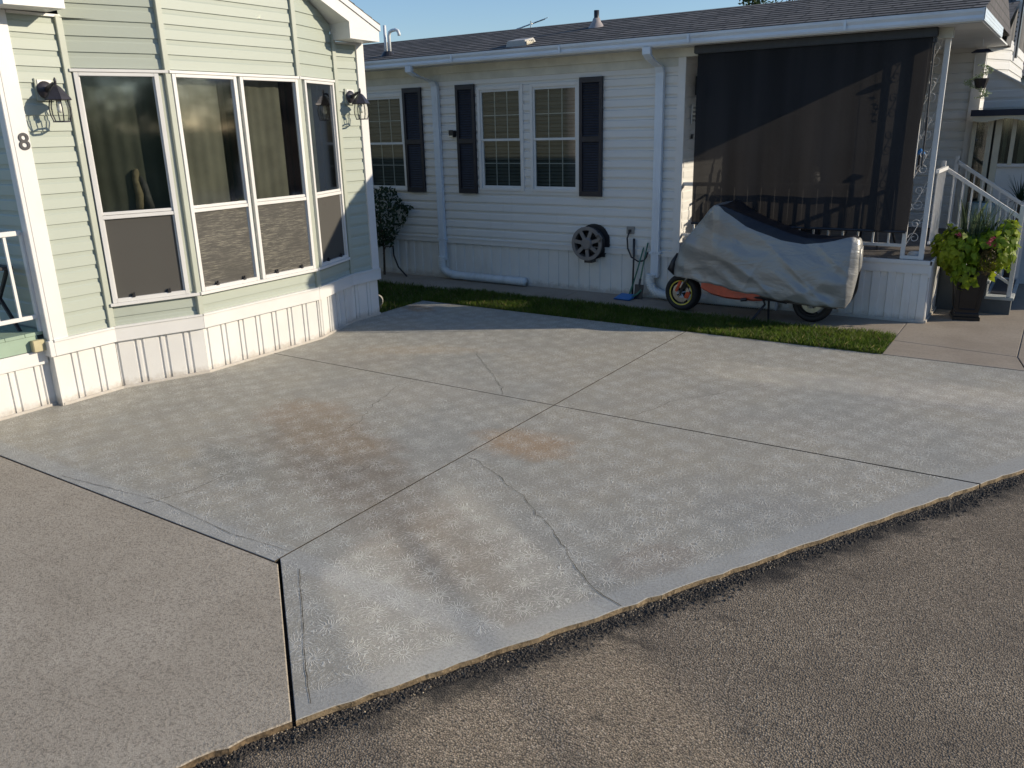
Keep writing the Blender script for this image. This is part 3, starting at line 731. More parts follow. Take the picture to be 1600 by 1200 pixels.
# windows of the bay
def bay_window(key, streaky, drape, cover):
    F, s0, s1 = wins[key]; zm = 1.415
    w = MB(); t = .022
    for (a, b, c, d) in [(s0 - .012, s0 + t, ZS - .012, ZT + .02), (s1 - t, s1 + .012, ZS - .012, ZT + .02)]: w.fbox(F, a, b, .004, .040, c, d)
    for (c, d) in [(ZS - .012, ZS + .020), (ZT - .004, ZT + .02)]: w.fbox(F, s0 + t, s1 - t, .004, .040, c, d)
    w.fbox(F, s0 + t, s1 - t, .004, .036, zm - .028, zm + .0); w.fbox(F, s0 + t, s1 - t, .004, .028, zm + .003, zm + .026)
    for (c, d) in [(ZS + .02, zm - .028), (zm + .026, ZT - .004)]:          # slim inner sash
        for (a, b) in [(s0 + t, s0 + t + .010), (s1 - t - .010, s1 - t)]: w.fbox(F, a, b, .004, .022, c, d)
    wf = w.build('window', M['white_trim'], GH, bevel=.002)
    a, b = s0 + t, s1 - t
    MB().poly([F(a, .014, zm + .02), F(b, .014, zm + .02), F(b, .014, ZT), F(a, .014, ZT)]).build('upper_pane', M['glass'], wf)
    MB().poly([F(a, .006, ZS), F(b, .006, ZS), F(b, .006, zm - .02), F(a, .006, zm - .02)]).build('lower_pane', M['glass'], wf)
    MB().poly([F(a, .017, ZS + .02), F(b, .017, ZS + .02), F(b, .017, zm - .028), F(a, .017, zm - .028)]).build('insect_screen', M['bugscreen_streaky' if streaky else 'bugscreen'], wf)
    for q in (.24, .76):
        l = MB(); sc = a + (b - a) * q; l.fbox(F, sc - .012, sc + .012, .02, .046, ZS + .018, ZS + .034); l.fbox(F, sc + .0, sc + .012, .028, .044, ZS + .034, ZS + .054)
        l.build('latch', M['darkplastic'], wf)
    jm = MB()
    jm.fbox(F, s1 - .012, s1 + .006, -.10, .002, ZS, ZT); jm.fbox(F, s0 - .006, s0 + .012, -.10, .002, ZS, ZT)
    jm.fbox(F, s0, s1, -.10, .002, ZS - .02, ZS + .004); jm.fbox(F, s0, s1, -.10, .002, ZT - .004, ZT + .02)
    jm.fbox(F, s1 - .055, s1 - .012, -.17, -.13, ZS, ZT)
    jm.build('jamb', M['brown_jamb'], wf)
    cu = MB(); n = 90; e = s0 + (s1 - s0) * cover
    xs = [s0 - .02 + (e - s0 + .02) * i / n for i in range(n + 1)]
    dd = [-.075 + .0035 * math.sin(x * 62) + .006 * math.sin(x * 23 + 1) for x in xs]
    for i in range(n): cu.poly([F(xs[i], dd[i], ZS - .05), F(xs[i + 1], dd[i + 1], ZS - .05), F(xs[i + 1], dd[i + 1], ZT + .05), F(xs[i], dd[i], ZT + .05)])
    cu.build('drape', M[drape], wf, smooth=True)
bay_window('A', False, 'darkcurtain', .98); bay_window('B1', True, 'curtain', .80); bay_window('B2', True, 'curtain', .80); bay_window('C', False, 'darkcurtain', .55)
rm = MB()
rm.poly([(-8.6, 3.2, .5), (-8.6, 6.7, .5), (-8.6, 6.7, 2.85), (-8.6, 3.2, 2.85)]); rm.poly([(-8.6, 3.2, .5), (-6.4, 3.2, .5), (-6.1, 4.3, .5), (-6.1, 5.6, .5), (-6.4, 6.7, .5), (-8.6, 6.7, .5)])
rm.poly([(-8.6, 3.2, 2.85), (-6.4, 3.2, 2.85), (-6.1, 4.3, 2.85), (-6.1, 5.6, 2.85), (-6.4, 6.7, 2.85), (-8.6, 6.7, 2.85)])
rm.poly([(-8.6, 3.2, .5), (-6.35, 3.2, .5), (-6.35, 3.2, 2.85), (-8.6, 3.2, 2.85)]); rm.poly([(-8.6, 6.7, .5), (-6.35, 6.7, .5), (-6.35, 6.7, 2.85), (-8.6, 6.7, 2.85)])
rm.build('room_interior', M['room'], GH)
# figure standing on the sill behind the first window
og = thing('ornament', 'cream and grey figurine behind the leftmost bay window glass', 'figurine', tuple(FA(.44, -.08, 1.43)))
b1 = MB(); q = FA(.36, -.045, 0)
b1.tube([q + Vector((0, 0, 1.44)), q + FA.d * .015 + Vector((0, 0, 1.56)), q + Vector((0, 0, 1.67)), q + FA.d * .01 + Vector((0, 0, 1.73)), q + FA.d * .02 + Vector((0, 0, 1.76))], [.028, .032, .022, .028, .010], 12)
b1.build('cream_body', simple('cream_plush', (.34, .28, .19), .9, .2, 20), og, smooth=True)
b2 = MB(); q = FA(.45, -.045, 0)
b2.tube([q + Vector((0, 0, 1.44)), q - FA.d * .02 + Vector((0, 0, 1.54)), q - FA.d * .03 + Vector((0, 0, 1.64)), q - FA.d * .05 + Vector((0, 0, 1.70))], [.028, .030, .024, .012], 12)
b2.build('grey_body', simple('grey_plush', (.13, .125, .135), .9, .3, 20), og, smooth=True)

# wall lanterns
def lantern(y, label):
    L = thing('wall_lantern', label, 'wall lamp', (XF + .02, y, 2.20), 'wall lanterns beside the bay windows')
    F = Fr((XF + .012, y - 1), (XF + .012, y + 1)); P = lambda s, d, z: F(1 + s, d, z)
    m = MB(); m.obox(P(-.075, 0, 2.27), P(.065, 0, 2.27) - P(-.075, 0, 2.27), F.n * .016, (0, 0, .155)); m.build('mounting_block', M['green_trim'], L, bevel=.003)
    m = MB(); m.obox(P(-.058, .016, 2.30), F.d * .105, F.n * .006, (0, 0, .115)); m.build('white_plate', M['white_trim'], L)
    m = MB(); m.lathe(P(-.01, .022, 2.345), F.n, [(0, .028), (.03, .026), (.045, .012), (.06, .006), (.062, 0)], 20)
    m.tube([P(-.01, .045, 2.345), P(-.01, .09, 2.365), P(-.005, .13, 2.385), P(0, .152, 2.378), P(0, .155, 2.362)], [.02, .016, .011, .009, .012], 8)
    m.tube([P(0, .152, 2.372), P(0, .152, 2.41), P(0, .152, 2.425)], [.008, .011, .003], 8); m.build('arm', M['iron'], L, smooth=True)
    c = P(0, .152, 0); m = MB()
    m.lathe(c + Vector((0, 0, 2.275)), (0, 0, 1), [(.012, .098), (.03, .085), (.085, .012), (.092, .0), (.088, -.006), (.0, -.004)], 6); m.build('roof_cap', M['iron'], L)
    m = MB()
    for k in range(6):
        q = 2 * math.pi * (k + .5) / 6 + .25; u = Vector((math.cos(q), math.sin(q), 0))
        m.tube([c + u * .060 + Vector((0, 0, 2.27)), c + u * .072 + Vector((0, 0, 2.22)), c + u * .070 + Vector((0, 0, 2.17)), c + u * .055 + Vector((0, 0, 2.125))], .0042, 5)
    m.lathe(c + Vector((0, 0, 2.118)), (0, 0, 1), [(.062, 0), (.062, .008), (.045, .010), (.045, 0)], 6, closed=True)
    m.build('cage', M['iron'], L)
    m = MB(); m.lathe(c + Vector((0, 0, 0)), (0, 0, 1), [(.056, 2.27), (.067, 2.22), (.065, 2.17), (.050, 2.128)], 6); m.build('glass_shade', M['glass_l'], L)
    m = MB(); m.tube([c + Vector((0, 0, z)) for z in (2.27, 2.245, 2.235, 2.21, 2.19, 2.182)], [.014, .014, .010, .022, .018, .004], 10); m.build('bulb', simple('frosted_bulb', (.8, .8, .76), .2), L, smooth=True)
lantern(3.40, 'black lantern beside the first tall window, above the number'); lantern(6.54, 'black lantern near the far corner trim of the green house')
# house number
def text(s, size, loc, right, up, mat, name, ext=.003, parent=None, font_bold=0.0):
    cu = bpy.data.curves.new(name, 'FONT'); cu.body = s; cu.size = size; cu.extrude = ext; cu.align_x = 'CENTER'; cu.align_y = 'CENTER'; cu.offset = font_bold
    ob = bpy.data.objects.new(name, cu); COL.objects.link(ob)
    r_, u_ = Vector(right).normalized(), Vector(up).normalized(); n_ = r_.cross(u_)
    ob.matrix_world = Matrix(((r_.x, u_.x, n_.x, loc[0]), (r_.y, u_.y, n_.y, loc[1]), (r_.z, u_.z, n_.z, loc[2]), (0, 0, 0, 1)))
    dg = bpy.context.evaluated_depsgraph_get(); me = bpy.data.meshes.new_from_object(ob.evaluated_get(dg))
    me.transform(ob.matrix_world); me.materials.clear(); me.materials.append(mat)
    bpy.data.objects.remove(ob); o2 = bpy.data.objects.new(name, me); COL.objects.link(o2)
    if parent is not None: adopt(o2, parent)
    return o2
tag(text('8', .165, (XF + .031, 3.17, 1.985), (0, 1, 0), (0, 0, 1), M['black'], 'house_number', .004, font_bold=.002), 'black numeral 8 on the white corner trim', 'house number')

# deck on the left of the green house
DK = thing('side_porch', 'low green porch with white rail left of the green house', 'porch', (-7.5, 2.2, 0))
m = MB()
for i in range(12): m.box(-7.9, -6.39, 3.085 - .145 * (i + 1) + .004, 3.085 - .145 * i, .575, .60)
m.build('deck_floor', M['paint_green'], DK)
m = MB(); m.box(-6.43, -6.395, 1.3, 3.03, .46, .572); m.build('deck_edge', M['paint_green'], DK)
m = MB(); m.box(-6.43, -6.385, 1.3, 3.075, .345, .455); m.build('white_band', M['white_trim'], DK, bevel=.003)
m = MB(); FP = Fr((-6.405, 1.3), (-6.405, 3.08)); ribbed(m, FP, 0, FP.L, 0, .345, .19, .02, .011); m.fbox(FP, 0, FP.L, .002, .014, 0, .02); m.build('skirting', M['white_skirt'], DK)
R = MB()
m = MB(); m.box(-6.42, -6.38, 1.3, 3.06, 1.33, 1.365); m.box(-6.415, -6.385, 1.3, 3.06, .70, .73); m.build('rail', M['white_trim'], DK, bevel=.003)
for i in range(6):
    y = 2.93 - i * .155; m = MB(); m.box(-6.41, -6.39, y, y + .02, .73, 1.33); m.build('baluster', M['white_trim'], DK)
m = MB(); m.box(-6.42, -6.38, 3.055, 3.09, .60, 1.35); m.build('end_post', M['white_trim'], DK)
o = MB().box(-6.39, -6.34, 2.965, 3.075, .458, .545).build('wood_block', M['beige_wood'], None, bevel=.004); tag(o, 'small beige block tucked at the porch deck edge', 'block')
TB = thing('folding_table', 'dark folding tray table on the left porch', 'table', (-6.75, 2.75, .6))
m = MB(); m.box(-7.0, -6.52, 2.50, 3.02, 1.075, 1.10); m.build('table_top', M['black'], TB, bevel=.004)
for y in (2.55, 2.97):
    for s_ in (1, -1):
        m = MB(); m.obox((-6.76 - s_ * .21, y, .602), (s_ * .42, 0, .475), (0, .022, 0), (.03, 0, 0)); m.build('leg', M['black'], TB)

# round white vent lying behind the corner
V = thing('round_fan', 'small round white slatted fan behind the house corner', 'fan', (-6.62, 7.12, 0))
fc = Vector((-6.60, 7.02, .085)); fn = Vector((.6, -.8, 0)); fg = simple('dull_white_plastic', (.36, .34, .30), .5)
m = MB(); m.lathe(fc, fn, [(.066, -.03), (.074, -.02), (.074, .02), (.066, .03)], 28, closed=True); m.build('rim', fg, V, smooth=True)
m = MB()
for k in range(-4, 5):
    h = .0145 * k; w = math.sqrt(max(0, .066 ** 2 - h * h)); a = Vector((.8, .6, 0)) * w; c0 = fc + Vector((0, 0, h)) + fn * .022
    m.tube([c0 - a, c0 + a], .003, 6)
m.build('slats', fg, V); MB().box(-6.64, -6.56, 6.98, 7.06, -.02, .012).build('foot', fg, V)

# ------------------------------------------------------------------ white neighbouring house
NH = thing('white_house', 'long white sided home with black shutters and a screened porch', 'house', (-6, 11, 0))
YN = 9.02; XE = -3.635; XD = -.985
FNn = Fr((-13.2, YN), (XE, YN)); ND = .021; sx = lambda x: x + 13.2
nw = [(-8.445, -7.70, 1.19, 2.485), (-6.455, -5.757, 1.22, 2.505), (-5.657, -4.957, 1.22, 2.505)]
m = MB(); siding(m, FNn, 0, FNn.L, .56, 2.70, [(sx(a) + .02, sx(b) - .02, c + .02, d - .02) for a, b, c, d in nw], .1135, .045, (), ND)
FPs = Fr((XE, YN), (XE, 11.9)); siding(m, FPs, 0, FPs.L, .63, 2.78, [], .1135, .045, (), .010)
FPb = Fr((XE, 11.9), (-1.02, 11.9)); siding(m, FPb, 0, FPb.L, .63, 2.86, [], .1135, .045, (), ND)
FW1 = Fr((-1.02, 11.9), (-.80, 12.55)); siding(m, FW1, 0, FW1.L, .0, 2.88, [], .1135, .045)
FW2 = Fr((-.80, 12.55), (-.80, 15.5)); siding(m, FW2, 0, FW2.L, .0, 2.88, [], .1135, .045)
m.build('wall', M['white_siding'], NH)
m = MB(); m.box(-13.2, XE, YN - .03, YN, 2.60, 2.69); m.box(-13.2, XE, YN - .055, YN, 2.69, 2.782); m.box(XE, -1.05, YN - .06, YN + .04, 2.69, 2.78); m.build('frieze', M['frieze'], NH)
m = MB(); m.box(-13.2, -.80, 8.70, 11.9, 2.782, 2.80); m.build('porch_ceiling', M['soffit'], NH)
m = MB()
m.box(-13.2, XE + .02, YN - .026, YN + .0, .500, .565); m.box(-13.2, XE + .02, YN - .034, YN, .558, .572)
m.build('water_table_band', M['white_trim'], NH)
m = MB(); ribbed(m, FNn, 0, FNn.L, 0, .505, .15, .05, .014, .004, True); m.fbox(FNn, 0, FNn.L, .002, .014, 0, .025)
m.build('skirting', M['white_skirt'], NH)
m = MB(); m.box(-3.72, XE + .005, YN - .035, YN + .07, .57, 2.785); m.build('corner_post', M['white_trim'], NH, bevel=.003); m = MB(); m.box(-1.12, -1.0, 11.86, 11.93, .63, 2.86); m.build('corner_post', M['white_trim'], NH, bevel=.003)
# roof: stepped shingle courses
m = MB(); ya, za, yb, zb = 8.66, 2.893, 10.34, 3.313; n = 12; sl_ = (zb - za) / (yb - ya)
for i in range(n):
    a, b = ya + (yb - ya) * i / n, ya + (yb - ya) * (i + 1) / n; z1, z2 = za + sl_ * (a - ya), za + sl_ * (b - ya)
    xe = -.785
    m.add([(-13.5, a, z1), (xe, a, z1), (xe, b + .01, z2), (-13.5, b + .01, z2), (-13.5, a, z1 + .006), (xe, a, z1 + .006), (xe, b + .0, z2 + .0002), (-13.5, b + .0, z2 + .0002)],
          [(0, 1, 5, 4), (4, 5, 6, 7), (1, 2, 6, 5)])
m.poly([(-.784, 8.66, 2.89), (-.784, 10.34, 3.31), (-.784, 12.0, 2.89)], 1)
m.poly([(-13.5, 10.34, 3.313), (-.785, 10.34, 3.313), (-.785, 12.0, 2.9), (-13.5, 12.0, 2.9)])
m.poly([(-7, 11.5, 2.95), (-.80, 11.5, 2.95), (-.80, 13.7, 3.61), (-7, 13.7, 3.61)]); m.poly([(-7, 13.7, 3.61), (-.80, 13.7, 3.61), (-.80, 16, 2.9), (-7, 16, 2.9)]); m.poly([(-.802, 11.6, 2.8), (-.802, 13.7, 3.60), (-.802, 15.6, 2.8)])
m.build('roof', [M['shingle'], M['shingle_side']], NH)
m = MB()                                               # K-style gutter profile
prof = [(0, 0), (.0, -.0), (-.055, .0), (-.062, .02), (-.058, .045), (-.075, .072), (-.078, .098), (-.068, .100), (-.065, .09), (0, .095)]
pz = 2.792; py = 8.735
for (p, q) in zip(prof[:-1], prof[1:]):
    m.poly([(-13.5, py + p[0], pz + p[1]), (-.79, py + p[0], pz + p[1]), (-.79, py + q[0], pz + q[1]), (-13.5, py + q[0], pz + q[1])])
for k, z in enumerate((2.80, 2.832, 2.862)):
    m.box(-.79, -.782, 8.66, 10.75, z, z + .026)
m.box(-.80, -.784, 8.66, 10.75, 2.79, 2.895)
m.box(-13.5, -.8, 8.735, 8.75, 2.782, 2.89)
for x in np.arange(-12.8, -1, 1.55): m.box(x, x + .025, 8.653, 8.66, 2.80, 2.885)
m.build('gutter', M['gutter'], NH)
# rear end wall details
m = MB(); m.obox((-.845, 12.9, 2.66), (.075, .0, 0), (0, .05, 0), (0, 0, 1.1)); m.obox((-.90, 13.0, 2.5), (.06, 0, 0), (0, .05, 0), (0, 0, 1.3)); m.build('gable_soffit', M['white_trim'], NH)
m = MB(); m.obox((-.772, 12.905, 2.70), (.02, 0, 0), (0, .2, 0), (0, 0, 1.08)); m.build('gable_edge', M['darkplastic'], NH)
m = MB()
for k in range(9): m.box(-.80, -.788, 12.894, 12.901, 2.78 + k * .055, 2.80 + k * .055)
m.box(-.842, -.776, 12.896, 12.8995, 2.67, 3.74, 1); m.build('perforated_strip', [M['darkplastic'], M['white_trim']], NH)
# downspouts
def downspout(x0, x1, ztop, xtop):
    xc = (x0 + x1) / 2; w = (x1 - x0) / 2; m = MB()
    def rect(p, r_=(1, 0, 0), hw=w * .95, hd=.028):
        p = Vector(p); return [p + Vector((-hw, -hd, 0)), p + Vector((hw, -hd, 0)), p + Vector((hw, hd, 0)), p + Vector((-hw, hd, 0))]
    path = [(xtop, 8.69, 2.79), (xtop, 8.69, 2.72), (xtop + (xc - xtop) * .3, 8.75, 2.67), (xc - (xc - xtop) * .1, YN - .085, 2.60), (xc, YN - .058, 2.54), (xc, YN - .056, .26)]
    rr = [rect(p) for p in path]; o = len(m.v)
    for r_ in rr: m.v += [tuple(v) for v in r_]
    for i in range(len(rr) - 1):
        for k in range(4): m.f.append([o + i * 4 + k, o + i * 4 + (k + 1) % 4, o + (i + 1) * 4 + (k + 1) % 4, o + (i + 1) * 4 + k]); m.mi.append(0)
    for dx in (-.018, .018): m.box(xc + dx - .004, xc + dx + .004, YN - .088, YN - .082, .27, 2.52)
    d = m.build('downspout', M['gutter'], NH)
    MB().box(x0 - .02, x1 + .02, YN - .088, YN - .0275, .535, .56).build('strap', M['gutter'], d)
downspout(-7.155, -7.055, 2.8, -7.30); downspout(-3.965, -3.868, 2.8, -3.96)
def drain(pts, label, lab2=None):
    P = []; 
    pts = [Vector(p) for p in pts]
    for i in range(len(pts) - 1):
        p0, p1, p2, p3 = pts[max(i - 1, 0)], pts[i], pts[i + 1], pts[min(i + 2, len(pts) - 1)]
        k = max(2, int((p2 - p1).length / .007))
        for j_ in range(k):
            t = j_ / k; P.append(.5 * ((2 * p1) + (-p0 + p2) * t + (2 * p0 - 5 * p1 + 4 * p2 - p3) * t * t + (-p0 + 3 * p1 - 3 * p2 + p3) * t ** 3))
    P.append(pts[-1]); L = 0; rs = []
    for i, p in enumerate(P):
        if i: L += (p - P[i - 1]).length
        rs.append(.052 + .006 * math.sin(L * 2 * math.pi / .026))
    m = MB(); m.tube(P, rs, 14); return tag(m.build('drain_hose', M['hosewhite'], None, smooth=True), label, 'drain hose', 'corrugated downspout hoses')
drain([(-7.10, 8.935, .31), (-7.11, 8.93, .22), (-7.08, 8.93, .13), (-6.95, 8.935, .075), (-6.7, 8.935, .062), (-5.72, 8.935, .060)], 'white corrugated hose running right from the left downspout')
drain([(-3.95, 8.93, .30), (-3.96, 8.93, .20), (-3.90, 8.925, .10), (-3.75, 8.92, .065), (-3.4, 8.92, .062), (-2.45, 8.93, .062)], 'white corrugated hose behind the motorbike front wheel')
# windows
def sash_window(x0, x1, z0, z1):
    w = MB(); F = FNn; a, b = sx(x0), sx(x1)
    for (p, q, c, d) in [(a, a + .04, z0, z1), (b - .04, b, z0, z1)]: w.fbox(F, p, q, .0, .034, c, d)
    for (c, d) in [(z0, z0 + .035), (z1 - .04, z1)]: w.fbox(F, a + .04, b - .04, .0, .034, c, d)
    wf = w.build('window', M['white_trim'], NH, bevel=.003)
    zm = (z0 + z1) / 2; s_ = MB()
    for (lo, hi, dd) in [(z0 + .035, zm + .005, .0), (zm - .02, z1 - .04, .010)]:
        for (p, q) in [(a + .04, a + .065), (b - .065, b - .04)]: s_.fbox(F, p, q, dd - .02, dd + .008, lo, hi)
        for (c, d) in [(lo, lo + .028), (hi - .026, hi)]: s_.fbox(F, a + .065, b - .065, dd - .02, dd + .008, c, d)
    s_.build('sash', M['soffit'], wf)
    gr_ = MB()
    for (lo, hi, dd) in [(z0 + .063, zm - .021, -.008), (zm + .008, z1 - .066, .001)]:
        for k in (1, 2): x = a + .065 + (b - a - .13) * k / 3; gr_.fbox(F, x - .006, x + .006, dd - .004, dd + .001, lo, hi)
        gr_.fbox(F, a + .065, b - .065, dd - .0045, dd + .0005, (lo + hi) / 2 - .006, (lo + hi) / 2 + .006)
    gr_.build('grille', M['soffit'], wf)
    gp = MB()
    for (lo, hi, dd) in [(z0 + .05, zm, -.004), (zm, z1 - .05, .005)]: gp.poly([F(a + .05, dd, lo), F(b - .05, dd, lo), F(b - .05, dd, hi), F(a + .05, dd, hi)])
    gp.build('pane', M['glass_n'], wf)
    bl = MB(); n = 28
    for k in range(n):
        z = z0 + .03 + (z1 - z0 - .06) * k / n; h = (z1 - z0 - .06) / n
        bl.poly([F(a + .03, -.055, z), F(b - .03, -.055, z), F(b - .03, -.075, z + h * .8), F(a + .03, -.075, z + h * .8)])
    bl.build('blind', M['blind'], wf)
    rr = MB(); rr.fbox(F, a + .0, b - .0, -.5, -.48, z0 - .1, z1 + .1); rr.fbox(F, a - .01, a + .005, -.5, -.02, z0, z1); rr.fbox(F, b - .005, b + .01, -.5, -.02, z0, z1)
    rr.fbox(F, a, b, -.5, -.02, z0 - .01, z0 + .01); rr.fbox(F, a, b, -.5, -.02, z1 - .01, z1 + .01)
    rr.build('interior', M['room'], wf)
for q in nw: sash_window(*q)
def shutter(x0, x1, z0=1.178, z1=2.545):
    m = MB(); F = Fr((-13.2, YN - .012), (XE, YN - .012)); a, b = sx(x0), sx(x1); f = .04; zm = z0 + (z1 - z0) * .49
    for (p, q) in [(a, a + f), (b - f, b)]: m.fbox(F, p, q, .012, .042, z0, z1)
    for (c, d) in [(z0, z0 + .06), (zm - .03, zm + .03), (z1 - .06, z1)]: m.fbox(F, a + f, b - f, .012, .042, c, d)
    m.fbox(F, a + f, b - f, .012, .018, z0 + .06, z1 - .06)
    for (lo, hi) in [(z0 + .06, zm - .03), (zm + .03, z1 - .06)]:
        n = int((hi - lo) / .03)
        for k in range(n):
            z = lo + (hi - lo) * k / n; h = (hi - lo) / n
            m.poly([F(a + f, .034, z + h * .12), F(b - f, .034, z + h * .12), F(b - f, .020, z + h * .95), F(a + f, .020, z + h * .95)])
            m.poly([F(a + f, .034, z + h * .12), F(b - f, .034, z + h * .12), F(b - f, .018, z + h * .10), F(a + f, .018, z + h * .10)])
    m.build('shutter', M['shutter'], NH)
for q in [(-7.690, -7.370), (-6.787, -6.488), (-4.948, -4.642)]: shutter(*q)
# roof fittings
rz = lambda y: za + sl_ * (y - ya)
vp = thing('vent_pipe', 'white pipe pair with a curved hook outlet on the roof left end', 'vent pipe', (-7.91, 9.0, 2.97))
m = MB(); m.tube([(-7.948, 9.0, 2.95), (-7.948, 9.0, 3.355)], .0215, 12); m.build('straight_pipe', M['pvc'], vp, smooth=True)
m = MB(); m.tube([(-7.88, 9.0, 2.95), (-7.88, 9.0, 3.213), (-7.865, 9.0, 3.262), (-7.826, 9.0, 3.281), (-7.758, 9.0, 3.286), (-7.718, 9.0, 3.27), (-7.70, 9.0, 3.232), (-7.70, 9.0, 3.208)], .0215, 12); m.build('hooked_pipe', M['pvc'], vp, smooth=True)
m = MB(); m.lathe((-7.91, 9.0, 2.955), (0, 0, 1), [(.11, .0), (.09, .03), (.06, .07), (.0, .075)], 16); m.build('flashing', M['darkplastic'], vp)
bv = thing('roof_vent', 'low grey box vent near the middle of the white house roof', 'roof vent', (-5.7, 8.85, 2.93))
m = MB(); m.add([(-5.86, 8.79, 2.915), (-5.56, 8.79, 2.915), (-5.56, 9.02, 2.975), (-5.86, 9.02, 2.975), (-5.84, 8.80, 2.99), (-5.59, 8.80, 2.99), (-5.59, 9.0, 3.03), (-5.84, 9.0, 3.03)], [(0, 1, 5, 4), (1, 2, 6, 5), (2, 3, 7, 6), (3, 0, 4, 7), (4, 5, 6, 7)])
m.build('hood', simple('tan_metal_vent', (.42, .40, .36), .5), bv, bevel=.004)
m = MB()
for k in range(5): m.obox((-5.562, 8.81 + k * .036, 2.94 + k * .008), (-.014, 0, .032), (0, .013, .002), (.008, 0, .004))
m.box(-5.564, -5.561, 8.80, 8.99, 2.935, 2.98); m.build('louvre_grille', M['cream'], bv)
sp = thing('plumbing_stack', 'black pipe in a grey cone flashing below the roof ridge', 'vent pipe', (-5.144, 9.77, 3.16))
m = MB(); m.tube([(-5.144, 9.77, 3.14), (-5.144, 9.77, 3.36)], .032, 12); m.build('pipe', M['black'], sp, smooth=True)
m = MB(); m.lathe((-5.144, 9.77, 3.145), (0, 0, 1), [(.12, .0), (.10, .02), (.055, .085), (.042, .125), (.028, .125)], 18); m.build('cone_flashing', simple('galvanised_flashing', (.33, .29, .27), .5), sp, smooth=True)
an = thing('antenna', 'thin television antenna rising behind the roof ridge', 'antenna', (-8.6, 16, 3.5))
m = MB(); c0 = Vector((-10.0, 16.0, -.12)); m.tube([c0 + Vector((0, 0, 2.9)), c0 + Vector((0, 0, 4.28))], .015, 6); m.build('mast', M['steel'], an)
m = MB(); m.tube([c0 + Vector((-.45, 0, 4.12)), c0 + Vector((.30, .1, 4.30))], .01, 5)
for k in range(7): 
    p = c0 + Vector((-.45 + .12 * k, .015 * k, 4.12 + .029 * k)); w = .30 - .025 * k; m.tube([p + Vector((-w, .5 * w, .0)), p + Vector((w, -.5 * w, .02))], .006, 4)
m.tube([c0 + Vector((-1.0, 0, 4.07)), c0 + Vector((.0, 0, 4.02))], .008, 4); m.build('elements', M['steel'], an)

# porch deck
m = MB()
for i in range(22): m.box(XE, XD + .005, YN + .13 * i + .003, YN + .13 * (i + 1) - .003, .60, .63)
m.build('deck_floor', M['deckwood'], NH)
m = MB(); m.box(XE + .02, XD + .01, YN - .03, YN + .0, .595, .635); m.box(XE + .02, XD, YN - .014, YN + .0, .50, .595); m.box(XD - .012, XD + .012, YN - .03, 11.9, .595, .636); m.box(XD - .01, XD + .004, YN, 11.9, .50, .595)
m.box(XD - .02, XD + .008, YN - .02, YN + .02, .47, .595); m.build('deck_fascia', M['white_trim'], NH, bevel=.003)
m = MB(); FD1 = Fr((XE, YN), (XD, YN)); ribbed(m, FD1, 0, FD1.L, 0, .505, .15, .02, .014, .004, True); m.fbox(FD1, 0, FD1.L, .002, .016, .0, .028)
FD2 = Fr((XD, YN), (XD, 11.9)); ribbed(m, FD2, 0, FD2.L, 0, .505, .165, .02, .009); m.fbox(FD2, 0, FD2.L, .002, .016, .0, .028); m.build('deck_skirting', M['white_skirt'], NH)
m = MB(); m.box(XE, -1.28, YN + .015, YN + .05, .755, .785); m.box(XE, -1.28, YN + .01, YN + .055, 1.32, 1.36); m.build('porch_rail', M['white_trim'], NH, bevel=.003)
x = -3.50
while x < -1.30:
    MB().box(x, x + .018, YN + .024, YN + .042, .785, 1.32).build('baluster', M['white_trim'], NH); x += .1485
# scrolled iron column
col = MB(); yq = YN + .03
col.box(-1.285, -1.245, yq - .015, yq + .015, .636, 2.78); col.box(-1.115, -1.068, yq - .02, yq + .02, .636, 2.78); col.box(-1.245, -1.115, yq - .015, yq + .015, .636, .672)
colo = col.build('porch_column', M['white_trim'], NH, bevel=.003)
m = MB()
def scroll(cx_, cz_, r0, turns, a0, sg=1):
    pts = []
    for i in range(26):
        t = i / 25; rr_ = r0 * (1 - .8 * t); q = a0 + sg * t * turns * 2 * math.pi; pts.append((cx_ + rr_ * math.cos(q), yq, cz_ + rr_ * math.sin(q)))
    m.tube(pts, .0032, 5)
for k in range(6):
    zb_ = .80 + k * .33
    scroll(-1.18, zb_ + .05, .055, 1.3, math.pi, 1 if k % 2 else -1); scroll(-1.18, zb_ + .19, .045, 1.3, 0, -1 if k % 2 else 1)
    m.tube([(-1.245, yq, zb_ - .02), (-1.18, yq, zb_ + .12), (-1.118, yq, zb_ + .27)], .0032, 5)
m.build('scrollwork', M['white_trim'], colo)
# east railing and stairs
m = MB(); m.box(-1.06, -1.03, YN + .06, 9.8, 1.475, 1.51); m.build('side_rail', M['white_trim'], NH); m = MB(); m.box(-1.055, -1.035, YN + .06, 9.8, .79, .815); m.build('side_rail', M['white_trim'], NH)
for i in range(7):
    y = YN + .12 + i * .095; MB().box(-1.052, -1.040, y, y + .012, .815, 1.475).build('baluster', M['white_trim'], NH)
st = MB(); stp = MB()
for k, (xa, xb, z) in enumerate([(-.52, -.265, .185), (-.76, -.50, .345), (-.975, -.74, .495)]):
    st.box(xa, xb - .02, 9.80, 11.05, 0 if k == 0 else .0, z - .03); stp.box(xa - .01, xb, 9.78, 11.07, z - .03, z)
sto = st.build('stairs', M['stepgrey'], NH); stp.build('tread', M['steptop'], sto, bevel=.004)
MB().box(-.49, -.30, 9.95, 10.9, .187, .195).build('step_mat', M['darkplastic'], sto)
